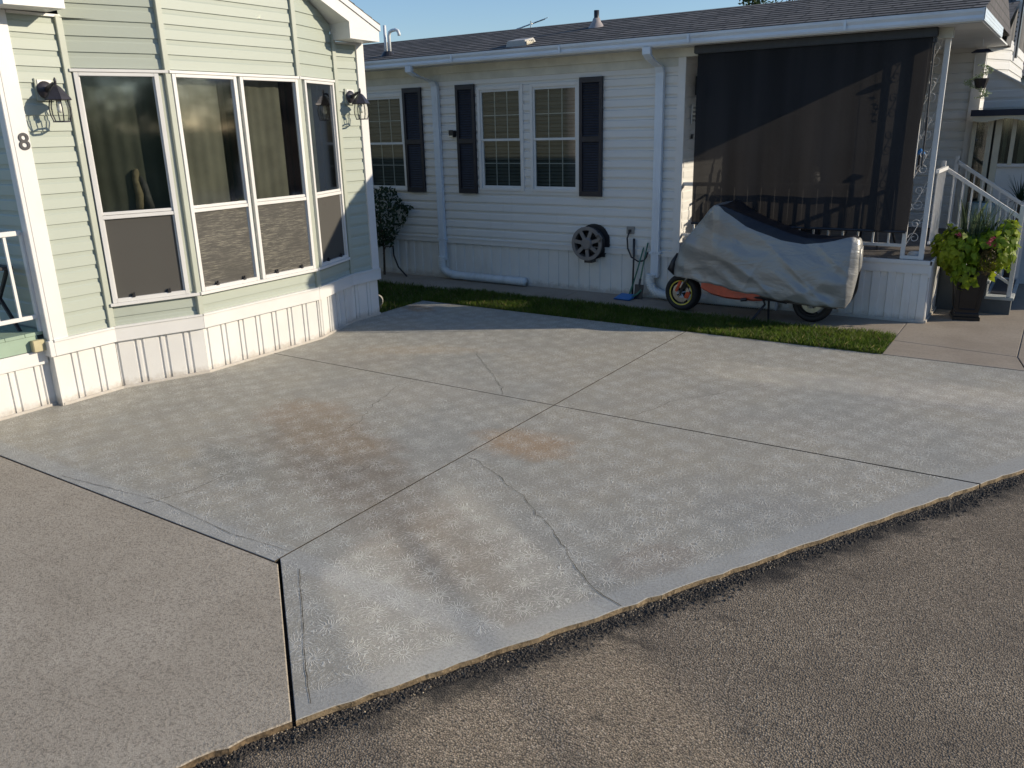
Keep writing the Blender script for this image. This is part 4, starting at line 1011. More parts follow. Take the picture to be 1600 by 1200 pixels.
def stair_rail(y, label):
    m = MB(); m.obox((-1.075, y, 1.475), (.74, 0, -.485), (0, .04, 0), (0, 0, .045)); m.obox((-1.07, y + .008, .785), (.74, 0, -.47), (0, .025, 0), (0, 0, .032))
    m.box(-1.10, -1.06, y, y + .035, .636, 1.56); m.box(-.335, -.292, y - .003, y + .04, .187, 1.125)
    ro = m.build('stair_rail', M['white_trim'], NH, bevel=.003)
    b = MB()
    for i in range(1, 8):
        t = i / 8; xx = -1.07 + .74 * t; b.box(xx, xx + .014, y + .012, y + .026, .80 - .47 * t, 1.49 - .485 * t)
    b.build('balusters', M['white_trim'], ro)
stair_rail(9.80, ''); stair_rail(11.02, '')
# items on the front wall
rl = thing('hose_reel', 'tan and black garden hose reel mounted on the white wall', 'hose reel', (-4.75, 8.9, .62))
c0 = Vector((-4.77, YN - .15, .625))
m = MB(); R0, R1 = .205, .165; m.lathe(c0 + Vector((0, -.03, 0)), (0, 1, 0), [(R1, -.012), (R0, -.012), (R0, .012), (R1, .012)], 36, closed=True)
m.lathe(c0 + Vector((0, -.03, 0)), (0, 1, 0), [(0, -.03), (.06, -.03), (.075, -.012), (.075, .012), (0, .012)], 24)
for k in range(7):
    q = 2 * math.pi * k / 7 + .3; u = Vector((math.cos(q), 0, math.sin(q))); v = Vector((-u.z, 0, u.x))
    m.obox(c0 + u * .06 - v * .022 + Vector((0, -.04, 0)), u * .115, v * .044, (0, .02, 0))
m.build('front_flange', M['reelplastic'], rl)
m = MB()
for k in range(5): m.lathe(c0 + Vector((0, .0 + .026 * k, 0)), (0, 1, 0), [(.165 + .02 * math.cos(q), .013 * math.sin(q)) for q in np.linspace(0, 2 * math.pi, 7)[:-1]], 28, closed=True)
m.lathe(c0, (0, 1, 0), [(.15, -.01), (.15, .12)], 24); m.build('coiled_hose', M['darkplastic'], rl, smooth=True)
m = MB(); m.lathe(c0 + Vector((.02, .125, .01)), (0, 1, 0), [(0, 0), (.215, 0), (.215, .015), (0, .015)], 32); m.box(-4.93, -4.60, YN - .03, YN - .016, .45, .80)
m.obox(c0 + Vector((-.04, -.02, -.235)), (.10, 0, 0), (0, .12, 0), (0, 0, .05)); m.build('bracket', M['darkplastic'], rl)
m = MB(); m.tube([c0 + Vector((.14, -.06, .10)), c0 + Vector((.19, -.07, .13)), c0 + Vector((.22, -.06, .08)), c0 + Vector((.18, -.05, .04))], .012, 8); m.build('crank', M['reelplastic'], rl, smooth=True)
oc = thing('outlet', 'small grey outdoor outlet box on the white wall', 'outlet', (-4.25, 9.0, .78))
MB().box(-4.31, -4.21, YN - .035, YN - .010, .75, .835).build('cover_plate', simple('grey_metal_box', (.25, .24, .22), .5), oc, bevel=.004)
MB().box(-4.275, -4.245, YN - .06, YN - .035, .775, .805).build('plug', M['black'], oc, bevel=.004)
m = MB(); m.tube([(-4.26, YN - .055, .785), (-4.28, YN - .07, .70), (-4.27, YN - .07, .58), (-4.22, YN - .07, .48), (-4.13, YN - .075, .435), (-4.05, YN - .08, .45), (-4.02, YN - .08, .50), (-4.01, YN - .07, .55)], .010, 8)
tag(m.build('power_cord', M['black'], None, smooth=True), 'black cord drooping from the outlet to the downspout', 'cord')
m = MB(); m.tube([(-4.19, 8.93, .005), (-4.195, 8.96, .40), (-4.20, 8.97, .70)], [.011, .011, .015], 10)
tag(m.build('broom_pole', M['black'], None, smooth=True), 'black upright pole leaning below the outlet', 'pole')
tl = thing('dustpan', 'bright blue plastic dustpan lying at the foot of the black pole', 'dustpan', (-4.36, 8.72, 0))
m = MB(); m.add([(-4.33, 8.70, .004), (-4.11, 8.68, .004), (-4.10, 8.82, .02), (-4.29, 8.84, .02), (-4.33, 8.70, .015), (-4.11, 8.68, .015), (-4.10, 8.82, .06), (-4.29, 8.84, .06)], [(0, 1, 2, 3), (0, 4, 7, 3), (1, 5, 6, 2), (3, 2, 6, 7), (4, 5, 6, 7)])
m.build('pan', M['blueplastic'], tl, bevel=.006); m = MB(); m.tube([(-4.12, 8.77, .04), (-4.08, 8.82, .06), (-4.04, 8.86, .11)], .012, 8); m.build('handle', M['greenpole'], tl)
for (x, lab, blade) in [(-4.075, 'green handled spade leaning between the pole and the downspout', 1), (-4.13, 'thin green garden stake tool leaning left of the spade', 0)]:
    t = thing('garden_spade' if blade else 'garden_hoe', lab, 'garden tool', (x, 8.88, 0))
    m = MB(); m.tube([(x - .03 * (1 - blade), 8.87, .15), (x + .02, 8.93, .40), (x + .055, 8.975, .60 + .06 * blade)], .009, 8); m.build('handle', M['greenpole'], t, smooth=True)
    m = MB()
    if blade: m.add([(x - .05, 8.84, .0), (x + .05, 8.84, .0), (x + .055, 8.87, .17), (x - .055, 8.87, .17), (x - .05, 8.855, .0), (x + .05, 8.855, .0), (x + .055, 8.885, .17), (x - .055, 8.885, .17)], [(0, 1, 2, 3), (7, 6, 5, 4), (0, 3, 7, 4), (1, 5, 6, 2), (3, 2, 6, 7)]); m.tube([(x, 8.87, .14), (x + .005, 8.89, .24)], .014, 8)
    else: m.tube([(x - .03, 8.87, .15), (x - .06, 8.85, .05), (x - .09, 8.83, .005)], .013, 8); 
    m.build('blade', M['black'] if blade else M['greenpole'], t, bevel=0)
lt = thing('security_light', 'small black light fixture left of the middle shutter', 'wall lamp', (-6.86, 8.95, 1.93))
MB().box(-6.90, -6.815, YN - .085, YN - .012, 1.90, 1.985).build('housing', M['black'], lt, bevel=.008)
m = MB(); m.poly([(-6.895, YN - .087, 1.905), (-6.83, YN - .087, 1.905), (-6.83, YN - .08, 1.95), (-6.895, YN - .08, 1.95)]); m.build('lens', M['steel'], lt)
MB().box(-6.935, -6.87, YN - .05, YN - .02, 1.985, 1.99).build('mount', M['black'], lt)

# dark climber at the left end
cb = thing('climbing_shrub', 'dark green climber at the wall left of the first downspout', 'shrub', (-8.05, 8.8, 0))
rg = np.random.default_rng(11); n = 1500; t = rg.random(n)
zc = .42 + .82 * t; wd = .14 + .26 * np.sin(np.clip((zc - .35) / .95, 0, 1) * np.pi * .85); a = rg.uniform(0, 6.28, n); rr = np.sqrt(rg.random(n))
cen = np.stack([-8.08 + wd * rr * np.cos(a) + .05 * np.sin(zc * 9), 8.80 + .7 * wd * rr * np.sin(a), zc], 1)
ex = np.stack([rg.uniform(-7.85, -7.58, 60), rg.uniform(8.85, 8.95, 60), .98 + rg.normal(0, .02, 60)], 1); ex[:, 2] -= (ex[:, 0] + 7.8) * .15
cen = np.concatenate([cen, ex]); nn = rg.normal(size=(len(cen), 3)) * .5 + np.array([.1, -.8, .5])
leafcloud('foliage', M['dkleaf'], cen, nn, rg.uniform(.028, .055, len(cen)), cb, 'oval', (0, 0, -.8), 3)
m = MB(); m.tube([(-8.1, 8.82, 0), (-8.06, 8.8, .4), (-8.1, 8.8, .9), (-8.05, 8.8, 1.15)], [.018, .014, .01, .005], 7)
m.tube([(-8.1, 8.82, .3), (-7.98, 8.75, .42), (-7.82, 8.74, .44)], .008, 6); m.build('stem', M['bark'], cb)
m = MB(); m.tube([(-8.0, 8.93, .40), (-7.97, 8.9, .28), (-7.86, 8.86, .12), (-7.66, 8.8, .012)], .012, 7); tag(m.build('cable', M['black'], None, smooth=True), 'black cable curving down from the climber to the walkway', 'cable')

# ------------------------------------------------------------------ porch furnishings
SH = thing('roller_shade', 'large dark mesh shade hanging across the porch front', 'sun shade', (-2.3, 8.87, .93))
m = MB(); nx, nz = 60, 40; xl, xr, zt_, zb_ = -3.455, -1.20, 2.74, .925
def shp(u, v):
    x = xl + (xr - xl) * u - .03 * v * (u > .5) * (u - .5) * 2; z = zt_ + (zb_ - zt_) * v
    y = 8.87 + .010 * math.sin(u * 17 + v * 2) * v + .006 * math.sin(u * 41) * v
    x += (.012 * math.sin(v * 9) if u > .98 else 0)
    return (x, y, z)
vs = [shp(i / nx, j_ / nz) for j_ in range(nz + 1) for i in range(nx + 1)]
m.add(vs, [(j_ * (nx + 1) + i, j_ * (nx + 1) + i + 1, (j_ + 1) * (nx + 1) + i + 1, (j_ + 1) * (nx + 1) + i) for j_ in range(nz) for i in range(nx)])
m.build('fabric', M['shade'], SH, smooth=True)
MB().box(-3.49, -1.16, 8.84, 8.92, 2.70, 2.785).build('head_box', M['black'], SH, bevel=.008)
m = MB(); m.tube([(-3.45, 8.87, .925), (-1.235, 8.87, .925)], .014, 8); m.build('bottom_bar', M['black'], SH)
m = MB(); m.tube([(-1.178, 8.85, 2.68), (-1.172, 8.845, 2.3), (-1.162, 8.84, 1.90), (-1.160, 8.84, 1.55)], .0075, 8); m.lathe((-1.178, 8.85, 2.64), (0, 0, 1), [(.0, 0), (.02, .01), (.02, .05), (0, .06)], 8)
m.tube([(-1.164, 8.842, 2.0), (-1.162, 8.842, 1.88)], .012, 8); m.build('crank_rod', M['black'], SH)
wc = thing('wind_chime', 'small blue topped wind chime beside the scrolled column', 'wind chime', (-1.23, 9.2, 1.5))
m = MB(); m.lathe((-1.235, 9.2, 1.66), (0, 0, 1), [(0, .05), (.02, .03), (.05, .0), (.045, -.01)], 10); m.build('cap', M['blueplastic'], wc)
m = MB(); m.tube([(-1.235, 9.2, 2.78), (-1.235, 9.2, 1.70)], .0015, 4); m.tube([(-1.235, 9.2, 1.66), (-1.235, 9.2, 1.48)], .012, 8); m.build('tubes', M['black'], wc)
wc = thing('wind_chime', 'dark dome wind chime hanging behind the dark shade', 'wind chime', (-3.0, 9.15, 2.3))
m = MB(); m.lathe((-2.89, 9.15, 2.52), (0, 0, 1), [(0, .04), (.05, .03), (.09, .0), (.085, -.008)], 14); m.build('dome', M['black'], wc)
m = MB(); m.tube([(-2.89, 9.15, 2.78), (-2.89, 9.15, 2.55)], .002, 4)
for k in range(5): q = k * 1.256; m.tube([(-2.89 + .06 * math.cos(q), 9.15 + .06 * math.sin(q), 2.52), (-2.89 + .05 * math.cos(q), 9.15 + .05 * math.sin(q), 2.12 + .03 * k)], .003, 5)
m.build('strings', M['steel'], wc)
def chair(x, y, rz, label):
    t = thing('patio_chair', label, 'chair', (x, y, .63), 'patio chairs on the porch')
    Rm = Matrix.Rotation(rz, 4, 'Z'); T = lambda p: Vector((x, y, .63)) + Rm @ Vector(p)
    def bx(mb, x0, x1, y0, y1, z0, z1): o = T((x0, y0, z0)); mb.obox(o, T((x1, y0, z0)) - o, T((x0, y1, z0)) - o, (0, 0, z1 - z0))
    m = MB(); bx(m, -.26, .26, -.26, .26, .36, .42); m.build('seat', M['darkplastic'], t, bevel=.01)
    m = MB(); a = T((-.26, .24, .42)); m.obox(a, T((.26, .24, .42)) - a, T((-.26, .28, .42)) - a, T((-.26, .42, 1.02)) - a); m.build('backrest', M['darkplastic'], t, bevel=.01)
    for sx_ in (-1, 1):
        for sy_ in (-1, 1): m = MB(); m.tube([T((.24 * sx_, .24 * sy_, .36)), T((.26 * sx_, .28 * sy_, .002))], .014, 6); m.build('leg', M['black'], t)
        m = MB(); m.tube([T((.27 * sx_, -.25, .36)), T((.27 * sx_, -.24, .60)), T((.27 * sx_, .28, .62))], .015, 6); m.build('armrest', M['black'], t)
chair(-3.10, 9.75, .3, 'dark patio chair at the left end of the screened porch'); chair(-2.25, 9.95, -.4, 'dark patio chair in the middle of the screened porch')
tb = thing('patio_table', 'dark round table behind the dark porch shade', 'table', (-1.7, 9.9, .63))
m = MB(); m.lathe((-1.75, 9.9, 1.30), (0, 0, 1), [(0, 0), (.38, 0), (.38, .025), (0, .025)], 28); m.build('table_top', M['darkplastic'], tb)
for k in range(4): q = k * math.pi / 2 + .5; m = MB(); m.tube([(-1.75 + .1 * math.cos(q), 9.9 + .1 * math.sin(q), 1.29), (-1.75 + .3 * math.cos(q), 9.9 + .3 * math.sin(q), .632)], .013, 6); m.build('leg', M['black'], tb)
gl = thing('covered_grill', 'dark covered barbecue seen through the porch shade', 'barbecue', (-2.75, 10.7, .63))
m = MB(); m.lathe((-2.75, 10.6, .64), (0, 0, 1), [(.30, 0), (.34, .3), (.33, .62), (.26, .80), (.12, .90), (0, .92)], 14); m.build('cover', M['blackcover'], gl, smooth=True)
bm_ = thing('bird_mobile', 'bird mobile casting its shadow on the right part of the dark shade', 'mobile', (-1.30, 9.07, 2.1))
m = MB(); m.lathe((-1.33, 9.07, 2.42), (0, 0, 1), [(0, .02), (.06, .012), (.085, 0), (.0, -.004)], 14); m.build('top_disc', M['darkplastic'], bm_)
m = MB(); m.tube([(-1.33, 9.07, 2.78), (-1.33, 9.07, 2.10)], .0015, 4); m.build('string', M['black'], bm_)
for (dx, z) in [(-.03, 2.32), (.025, 2.27), (.06, 2.24), (.02, 2.18), (.03, 2.12)]:
    c0 = Vector((-1.33 + dx, 9.07 + dx * .3, z)); m = MB(); m.tube([c0 + Vector((-.03, 0, .008)), c0, c0 + Vector((.03, 0, -.006))], [.003, .009, .003], 6); m.add([c0 + Vector((-.008, 0, 0)), c0 + Vector((.008, 0, 0)), c0 + Vector((.018, .0, .035))], [(0, 1, 2)]); m.add([c0 + Vector((-.008, 0, 0)), c0 + Vector((.008, 0, 0)), c0 + Vector((-.012, .0, -.034))], [(0, 1, 2)]); m.build('bird', M['darkplastic'], bm_)
# sign, hooks and lamp on the porch side wall
sg = thing('hanging_sign', 'white slate sign with dark lettering on the porch side wall', 'sign', (XE + .03, 9.33, 2.05))
MB().box(XE + .016, XE + .030, 9.16, 9.46, 1.99, 2.20).build('board', simple('pale_sign_board', (.7, .7, .67), .6, .06, 8), sg, bevel=.004)
m = MB()
for r_ in range(4):
    y = 9.18
    while y < 9.44:
        w = rnd.uniform(.012, .026); z = 2.175 - r_ * .045; m.tube([(XE + .0315, y, z), (XE + .0315, y + w * .5, z - .024), (XE + .0315, y + w, z - .002)], .0019, 4); y += w + .012
m.build('lettering', M['black'], sg)
ll = thing('porch_lantern', 'black lantern on the porch side wall above the sign', 'wall lamp', (XE + .02, 9.3, 2.4))
m = MB(); m.box(XE + .01, XE + .03, 9.27, 9.34, 2.30, 2.50); m.tube([(XE + .03, 9.30, 2.47), (XE + .12, 9.30, 2.49), (XE + .15, 9.30, 2.44)], .012, 7); m.build('bracket', M['black'], ll)
m = MB(); m.lathe((XE + .15, 9.30, 2.26), (0, 0, 1), [(.045, 0), (.06, .14), (.075, .145), (.02, .19), (0, .2)], 6); m.build('shade', M['iron'], ll)
m = MB(); m.obox((XE + .016, 9.17, 1.83), (.006, 0, 0), (0, .06, 0), (0, .02, .05)); tag(m.build('wall_hook', M['black'], None), 'small black hook under the porch sign', 'hook')
m = MB(); m.box(XE + .0, XE + .12, YN + .07, YN + .4, .636, .66); tag(m.build('porch_tray', M['white_trim'], None, bevel=.004), 'small white tray on the porch floor by the corner post', 'tray')
m = MB(); m.lathe((-1.17, 9.22, .632), (0, 0, 1), [(.07, 0), (.075, .03), (.05, .06), (0, .065)], 10); tag(m.build('white_rock', simple('pale_rock', (.45, .47, .48), .8, .2, 12), None, smooth=True), 'pale rounded rock on the deck behind the iron column', 'rock')

# ------------------------------------------------------------------ motorbike under its cover
BK = thing('motorbike', 'small orange motorbike with yellow rim stripe parked by the porch', 'motorbike', (-2.7, 8.55, 0))
def wheel(x, y, r, yaw, name, stripe=True):
    ax = Vector((math.sin(yaw), math.cos(yaw), 0)); c = Vector((x, y, r)); w = .075
    tyre = MB().lathe(c, ax, [(r * .66, -w * .7), (r * .80, -w), (r * .94, -w * .8), (r, -w * .3), (r, w * .3), (r * .94, w * .8), (r * .80, w), (r * .66, w * .7)], 40, closed=True).build(name, M['rubber'], BK, smooth=True)
    if stripe: MB().lathe(c, ax, [(r * .62, -w * .78), (r * .68, -w * .80), (r * .68, -w * .70), (r * .62, -w * .66)], 40, closed=True).build('rim_stripe', M['yellow'], tyre)
    rm_ = MB().lathe(c, ax, [(r * .63, -w * .7), (r * .60, 0), (r * .63, w * .7), (r * .66, w * .7), (r * .66, -w * .7)], 36, closed=True); rm_.lathe(c, ax, [(0, -w * .6), (r * .16, -w * .6), (r * .16, w * .6), (0, w * .6)], 16)
    e1 = ax.cross(Vector((0, 0, 1))).normalized()
    for k in range(5):
        q = 2 * math.pi * k / 5; u = e1 * math.cos(q) + Vector((0, 0, 1)) * math.sin(q); v = ax.cross(u); rm_.obox(c + u * r * .12 - v * .012 - ax * .02, u * r * .5, v * .024, ax * .04)
    rm_.build('rim', M['darkplastic'], tyre)
    d = MB(); d.lathe(c - ax * (w * .75), ax, [(r * .28, 0), (r * .50, 0), (r * .50, .005), (r * .28, .005)], 32, closed=True)
    for k in range(5): q = 2 * math.pi * k / 5 + .3; u = e1 * math.cos(q) + Vector((0, 0, 1)) * math.sin(q); d.tube([c - ax * w * .73, c - ax * w * .73 + u * r * .3], .006, 5)
    d.build('brake_disc', M['steel'], tyre)
    return c
cf = wheel(-3.375, 8.52, .205, .12, 'front_wheel'); cr = wheel(-1.99, 8.60, .205, 0, 'rear_wheel', False)
m = MB()
for s_ in (-1, 1): m.tube([cf + Vector((0, .095 * s_, 0)), cf + Vector((.085, .095 * s_, .20)), cf + Vector((.19, .095 * s_, .42))], [.017, .019, .022], 10)
m.build('fork', M['steel'], BK, smooth=True)
m = MB(); m.obox(cf + Vector((-.055, -.125, .03)), (.05, 0, .12), (0, .025, 0), (.03, 0, -.01)); m.obox(cf + Vector((.05, -.12, -.04)), (.03, 0, .07), (0, .02, 0), (.05, 0, -.01)); m.build('brake_caliper', M['orange'], BK, bevel=.006)
m = MB()
pr = [(-3.12, .30, .46), (-3.0, .25, .47), (-2.85, .225, .45), (-2.7, .222, .42), (-2.55, .222, .40), (-2.45, .235, .38)]
for s_ in (-1, 1):
    for (a, b) in zip(pr[:-1], pr[1:]):
        y0_ = 8.54 + s_ * .165; m.add([(a[0], y0_, a[1]), (b[0], y0_, b[1]), (b[0], y0_ - s_ * .02, b[2]), (a[0], y0_ - s_ * .02, a[2]), (a[0], y0_ - s_ * .06, a[1] - .03), (b[0], y0_ - s_ * .06, b[1] - .03)], [(0, 1, 2, 3), (0, 4, 5, 1)])
m.add([(-3.12, 8.375, .30), (-3.12, 8.705, .30), (-3.12, 8.68, .46), (-3.12, 8.40, .46)], [(0, 1, 2, 3)])
m.build('fairing', M['orange'], BK, smooth=False)
m = MB(); m.lathe((-3.0, 8.372, .375), (0, 1, 0), [(0, 0), (.012, 0), (.012, .004)], 10); m.build('fairing_bolt', M['black'], BK)
m = MB(); m.obox((-2.62, 8.42, .22), (.9, 0, -.03), (0, .22, 0), (0, 0, .10)); m.tube([(-2.7, 8.42, .22), (-2.45, 8.38, .25), (-2.2, 8.40, .22)], .018, 8); m.tube([(-2.60, 8.33, .225), (-2.66, 8.33, .215)], .018, 8); m.tube([(-2.45, 8.45, .24), (-1.99, 8.50, .205)], .022, 8); m.tube([(-2.45, 8.70, .24), (-1.99, 8.70, .205)], .022, 8); m.build('frame', M['darkplastic'], BK)
m = MB(); m.tube([(-2.46, 8.42, .24), (-2.42, 8.38, .18), (-2.52, 8.25, .012), (-2.56, 8.24, .012)], .012, 8); m.tube([(-2.40, 8.44, .24), (-2.40, 8.46, .08), (-2.36, 8.33, .012), (-2.30, 8.32, .012)], .012, 8); m.build('kickstand', M['black'], BK)
m = MB(); m.lathe(cf + Vector((.06, -.07, .16)), (0, 1, 0), [(0, 0), (.028, .0), (.028, .03)], 10); m.build('indicator', simple('amber_lens', (.6, .2, .03), .3), BK)
# cover: loft along the bike
sec = [  # x, top z, bottom near, bottom far, half width top, half width bottom, y centre
    (-3.475, .52, .43, .43, .04, .06, 8.56), (-3.45, .60, .405, .42, .08, .12, 8.56), (-3.39, .72, .40, .42, .12, .17, 8.55), (-3.30, .84, .395, .40, .15, .21, 8.54),
    (-3.20, .955, .385, .38, .18, .235, 8.54), (-3.10, 1.06, .38, .36, .22, .25, 8.54), (-3.02, 1.15, .375, .34, .27, .26, 8.54), (-2.965, 1.195, .37, .33, .30, .26, 8.54),
    (-2.90, 1.195, .35, .32, .30, .26, 8.54), (-2.80, 1.15, .33, .30, .24, .26, 8.54), (-2.68, 1.09, .315, .29, .19, .26, 8.54), (-2.55, 1.035, .295, .28, .17, .26, 8.54),
    (-2.40, .985, .275, .27, .16, .26, 8.55), (-2.25, .93, .255, .26, .15, .26, 8.56), (-2.08, .885, .235, .25, .15, .25, 8.57), (-1.90, .875, .22, .24, .14, .24, 8.58),
    (-1.74, .885, .21, .23, .12, .22, 8.58), (-1.64, .90, .21, .23, .09, .19, 8.58), (-1.59, .87, .30, .35, .06, .13, 8.58), (-1.565, .80, .55, .60, .04, .06, 8.58)]
def interp(x, k):
    return float(np.interp(x, [q[0] for q in sec], [q[k] for q in sec]))
KB = 40; NX, NK = 170, 96; cv = MB(); vs = []; mi_ = []
for i in range(NX + 1):
    x = sec[0][0] + (sec[-1][0] - sec[0][0]) * i / NX
    zt_, bn, bf, wt, wb, yc = (interp(x, k) for k in range(1, 7))
    tb = float(np.interp(x, [-2.99, -2.95, -2.86, -2.65, -2.3, -2.08, -1.8, -1.62], [.45, .43, .385, .35, .345, .365, .40, .44]))
    for k in range(NK + 1):
        t = tb * k / KB if k <= KB else tb + (1 - tb) * (k - KB) / (NK - KB)
        if t < .42:
            q = min(1.0, t / .42); z = bn + (zt_ - bn) * (1 - (1 - q) ** 1.15); w = wb + (wt - wb) * q ** 1.3; y = yc - w
            y -= .035 * math.sin(q * math.pi)
        elif t <= .58:
            q = (t - .42) / .16; y = yc - wt + 2 * wt * q; z = zt_ + .012 * math.sin(q * math.pi) - (.03 * math.sin(q * math.pi) if -2.97 < x < -2.7 else 0)
        else:
            q = max(0.0, (1 - t) / .42); z = bf + (zt_ - bf) * (1 - (1 - q) ** 1.15); w = wb + (wt - wb) * q ** 1.3; y = yc + w
        # folds: diagonal creases fanning from the handlebar down to the rear hem
        if 0 < i < NX:
            h = (z - .2); rdg = lambda v, p=3: (1 - abs(math.sin(v))) ** p
            fold = .018 * rdg(4.5 * (x + 3.0) + 7 * h + .8 * math.sin(3 * x)) * min(1, max(0, (1.05 - z) * 2)) + .014 * rdg(5 * h - 5.5 * (x + 2.2) + .6 * math.sin(6 * x), 4) * min(1, max(0, .95 - z)) + .006 * math.sin(31 * h + 11 * x + 2 * math.sin(9 * x)) * min(1, max(0, (.75 - z) * 3)) + .009 * math.sin(7 * (x + 3.0) + 16 * h + 1.5 * math.sin(3 * x)) + .004 * math.sin(24 * h + 9 * x + 2 * math.sin(4 * x))
            rad = math.atan2(h - 1.0, x + 2.95); fold += .008 * math.sin(rad * 15) * min(1, abs(h - .9) * 1.3)
            f = fold * (.25 if .40 < t < .60 else 1.0) * (1 if t < .5 else -1)
            y -= f; z += fold * .3
            if t < .08 or t > .92: z += .008 * math.sin(x * 17) + .004 * math.sin(x * 37)
        vs.append((x, y, z))
fs = []; mis = []
for i in range(NX):
    x = sec[0][0] + (sec[-1][0] - sec[0][0]) * (i + .5) / NX
    for k in range(NK):
        t = (k + .5) / NK; fs.append((i * (NK + 1) + k, i * (NK + 1) + k + 1, (i + 1) * (NK + 1) + k + 1, (i + 1) * (NK + 1) + k))
        black = (KB <= k < NK - 12) if -2.96 < x < -1.60 else (k > 60 and k < NK - 10 and x < -3.2)
        mis.append(1 if black else 0)
cv.v = vs; cv.f = [list(f) for f in fs]; cv.mi = mis
n0 = len(cv.v)
cv.poly([vs[k] for k in range(NK + 1)], 1); cv.poly([vs[NX * (NK + 1) + k] for k in range(NK + 1)], 0)
co = cv.build('motorbike_cover', [M['silver'], M['blackcover']], None, smooth=True); tag(co, 'crumpled silver and black cover draped over the small motorbike', 'cover')
sub = co.modifiers.new('s', 'SOLIDIFY'); sub.thickness = .004
m = MB(); m.tube([(-3.44, 8.47, .64), (-3.475, 8.44, .55), (-3.50, 8.44, .47), (-3.46, 8.45, .405)], [.01, .025, .04, .012], 8)
adopt(m.build('loose_flap', M['blackcover'], None, smooth=True), co)

# ------------------------------------------------------------------ planter
PL = thing('potted_plants', 'tall black planter overflowing with lime leaves and pink blooms', 'planter', (-.67, 9.42, 0))
m = MB(); cx_, cy_ = -.665, 9.45
ang = .22
def sq(h, z):
    out = []
    for k in range(4):
        q = ang + math.pi / 4 + k * math.pi / 2; out.append((cx_ + h * 1.414 * math.cos(q), cy_ + h * 1.414 * math.sin(q), z))
    return out
levels = [(.125, 0), (.125, .035), (.113, .045), (.113, .07), (.105, .08), (.142, .48), (.150, .49), (.150, .52), (.135, .52), (.130, .47)]
o = len(m.v)
for (h, z) in levels: m.v += sq(h, z)
for i in range(len(levels) - 1):
    for k in range(4): m.f.append([o + i * 4 + k, o + i * 4 + (k + 1) % 4, o + (i + 1) * 4 + (k + 1) % 4, o + (i + 1) * 4 + k]); m.mi.append(0)
m.f.append([o + k for k in range(4)][::-1]); m.mi.append(0)
for k in range(4):                                         # raised panel mouldings on each face
    a0, a1 = Vector(sq(.107, .10)[k]), Vector(sq(.107, .10)[(k + 1) % 4]); b0, b1 = Vector(sq(.1395, .46)[k]), Vector(sq(.1395, .46)[(k + 1) % 4])
    def lp(u, v): return (a0 + (a1 - a0) * u) * (1 - v) + (b0 + (b1 - b0) * u) * v
    nrm = (a1 - a0).cross(b0 - a0).normalized(); cc = Vector((cx_, cy_, .3)); nrm = nrm if (a0 - cc).dot(nrm) > 0 else -nrm
    R4 = [(.16, .05), (.84, .05), (.84, .95), (.16, .95)]
    for i in range(4):
        p, q = lp(*R4[i]), lp(*R4[(i + 1) % 4]); m.tube([p + nrm * .002, q + nrm * .002], .006, 5)
m.build('pot', M['planter'], PL)
MB().poly(sq(.131, .50)).build('soil', M['soil'], PL)
rg = np.random.default_rng(21)
def blob(n, c, rad, zmin=None):
    u = rg.normal(size=(n, 3)); u /= np.linalg.norm(u, axis=1)[:, None]; r_ = (.55 + .45 * rg.random(n) ** .5)
    bump = 1 + .22 * np.sin(u[:, 0] * 6 + u[:, 2] * 4) * np.sin(u[:, 1] * 5 + 1)
    return np.asarray(c) + u * np.asarray(rad) * (r_ * bump)[:, None], u
c1, u1 = blob(620, (-.83, 9.42, .70), (.21, .25, .22)); c2, u2 = blob(560, (-.52, 9.42, .69), (.22, .26, .23)); c3, u3 = blob(160, (-.70, 9.28, .50), (.13, .10, .16)); c4, u4 = blob(200, (-.40, 9.5, .82), (.10, .15, .22))
cen = np.concatenate([c1, c2, c3, c4]); nn = np.concatenate([u1, u2, u3, u4]) + np.array([0, -.25, .5]) + rg.normal(size=(len(cen), 3)) * .35
keep = ~((np.abs(cen[:, 0] + .52) < .09) & (np.abs(cen[:, 2] - .63) < .13) & (cen[:, 1] < 9.3)); keep &= cen[:, 2] > .30
leafcloud('vine_leaves', M['lime'], cen[keep], nn[keep], rg.uniform(.036, .068, keep.sum()), PL, 'heart', (0, -.2, -1.0), 5)
c5, u5 = blob(700, (-.52, 9.24, .63), (.085, .07, .13)); leafcloud('dried_blooms', M['brownleaf'], c5, u5 + rg.normal(size=u5.shape) * .5, .013, PL, 'oval', None, 6)
bs = np.stack([rg.normal(-.64, .08, 190), rg.normal(9.47, .06, 190), np.full(190, .62)], 1)
blades('spiky_grass', M['spike'], bs, rg.uniform(.35, .66, 190), .005, .42, PL, 9)
pc = []
for (x, y, z) in [(-.80, 9.25, .875), (-.50, 9.22, .86), (-.525, 9.20, .815), (-.47, 9.23, .79), (-.41, 9.3, .83)]:
    pc.append(rg.normal(size=(26, 3)) * .013 + np.array([x, y, z]))
pc = np.concatenate(pc); leafcloud('pink_flowers', M['pink'], pc, rg.normal(size=pc.shape), .016, PL, 'oval', None, 7)
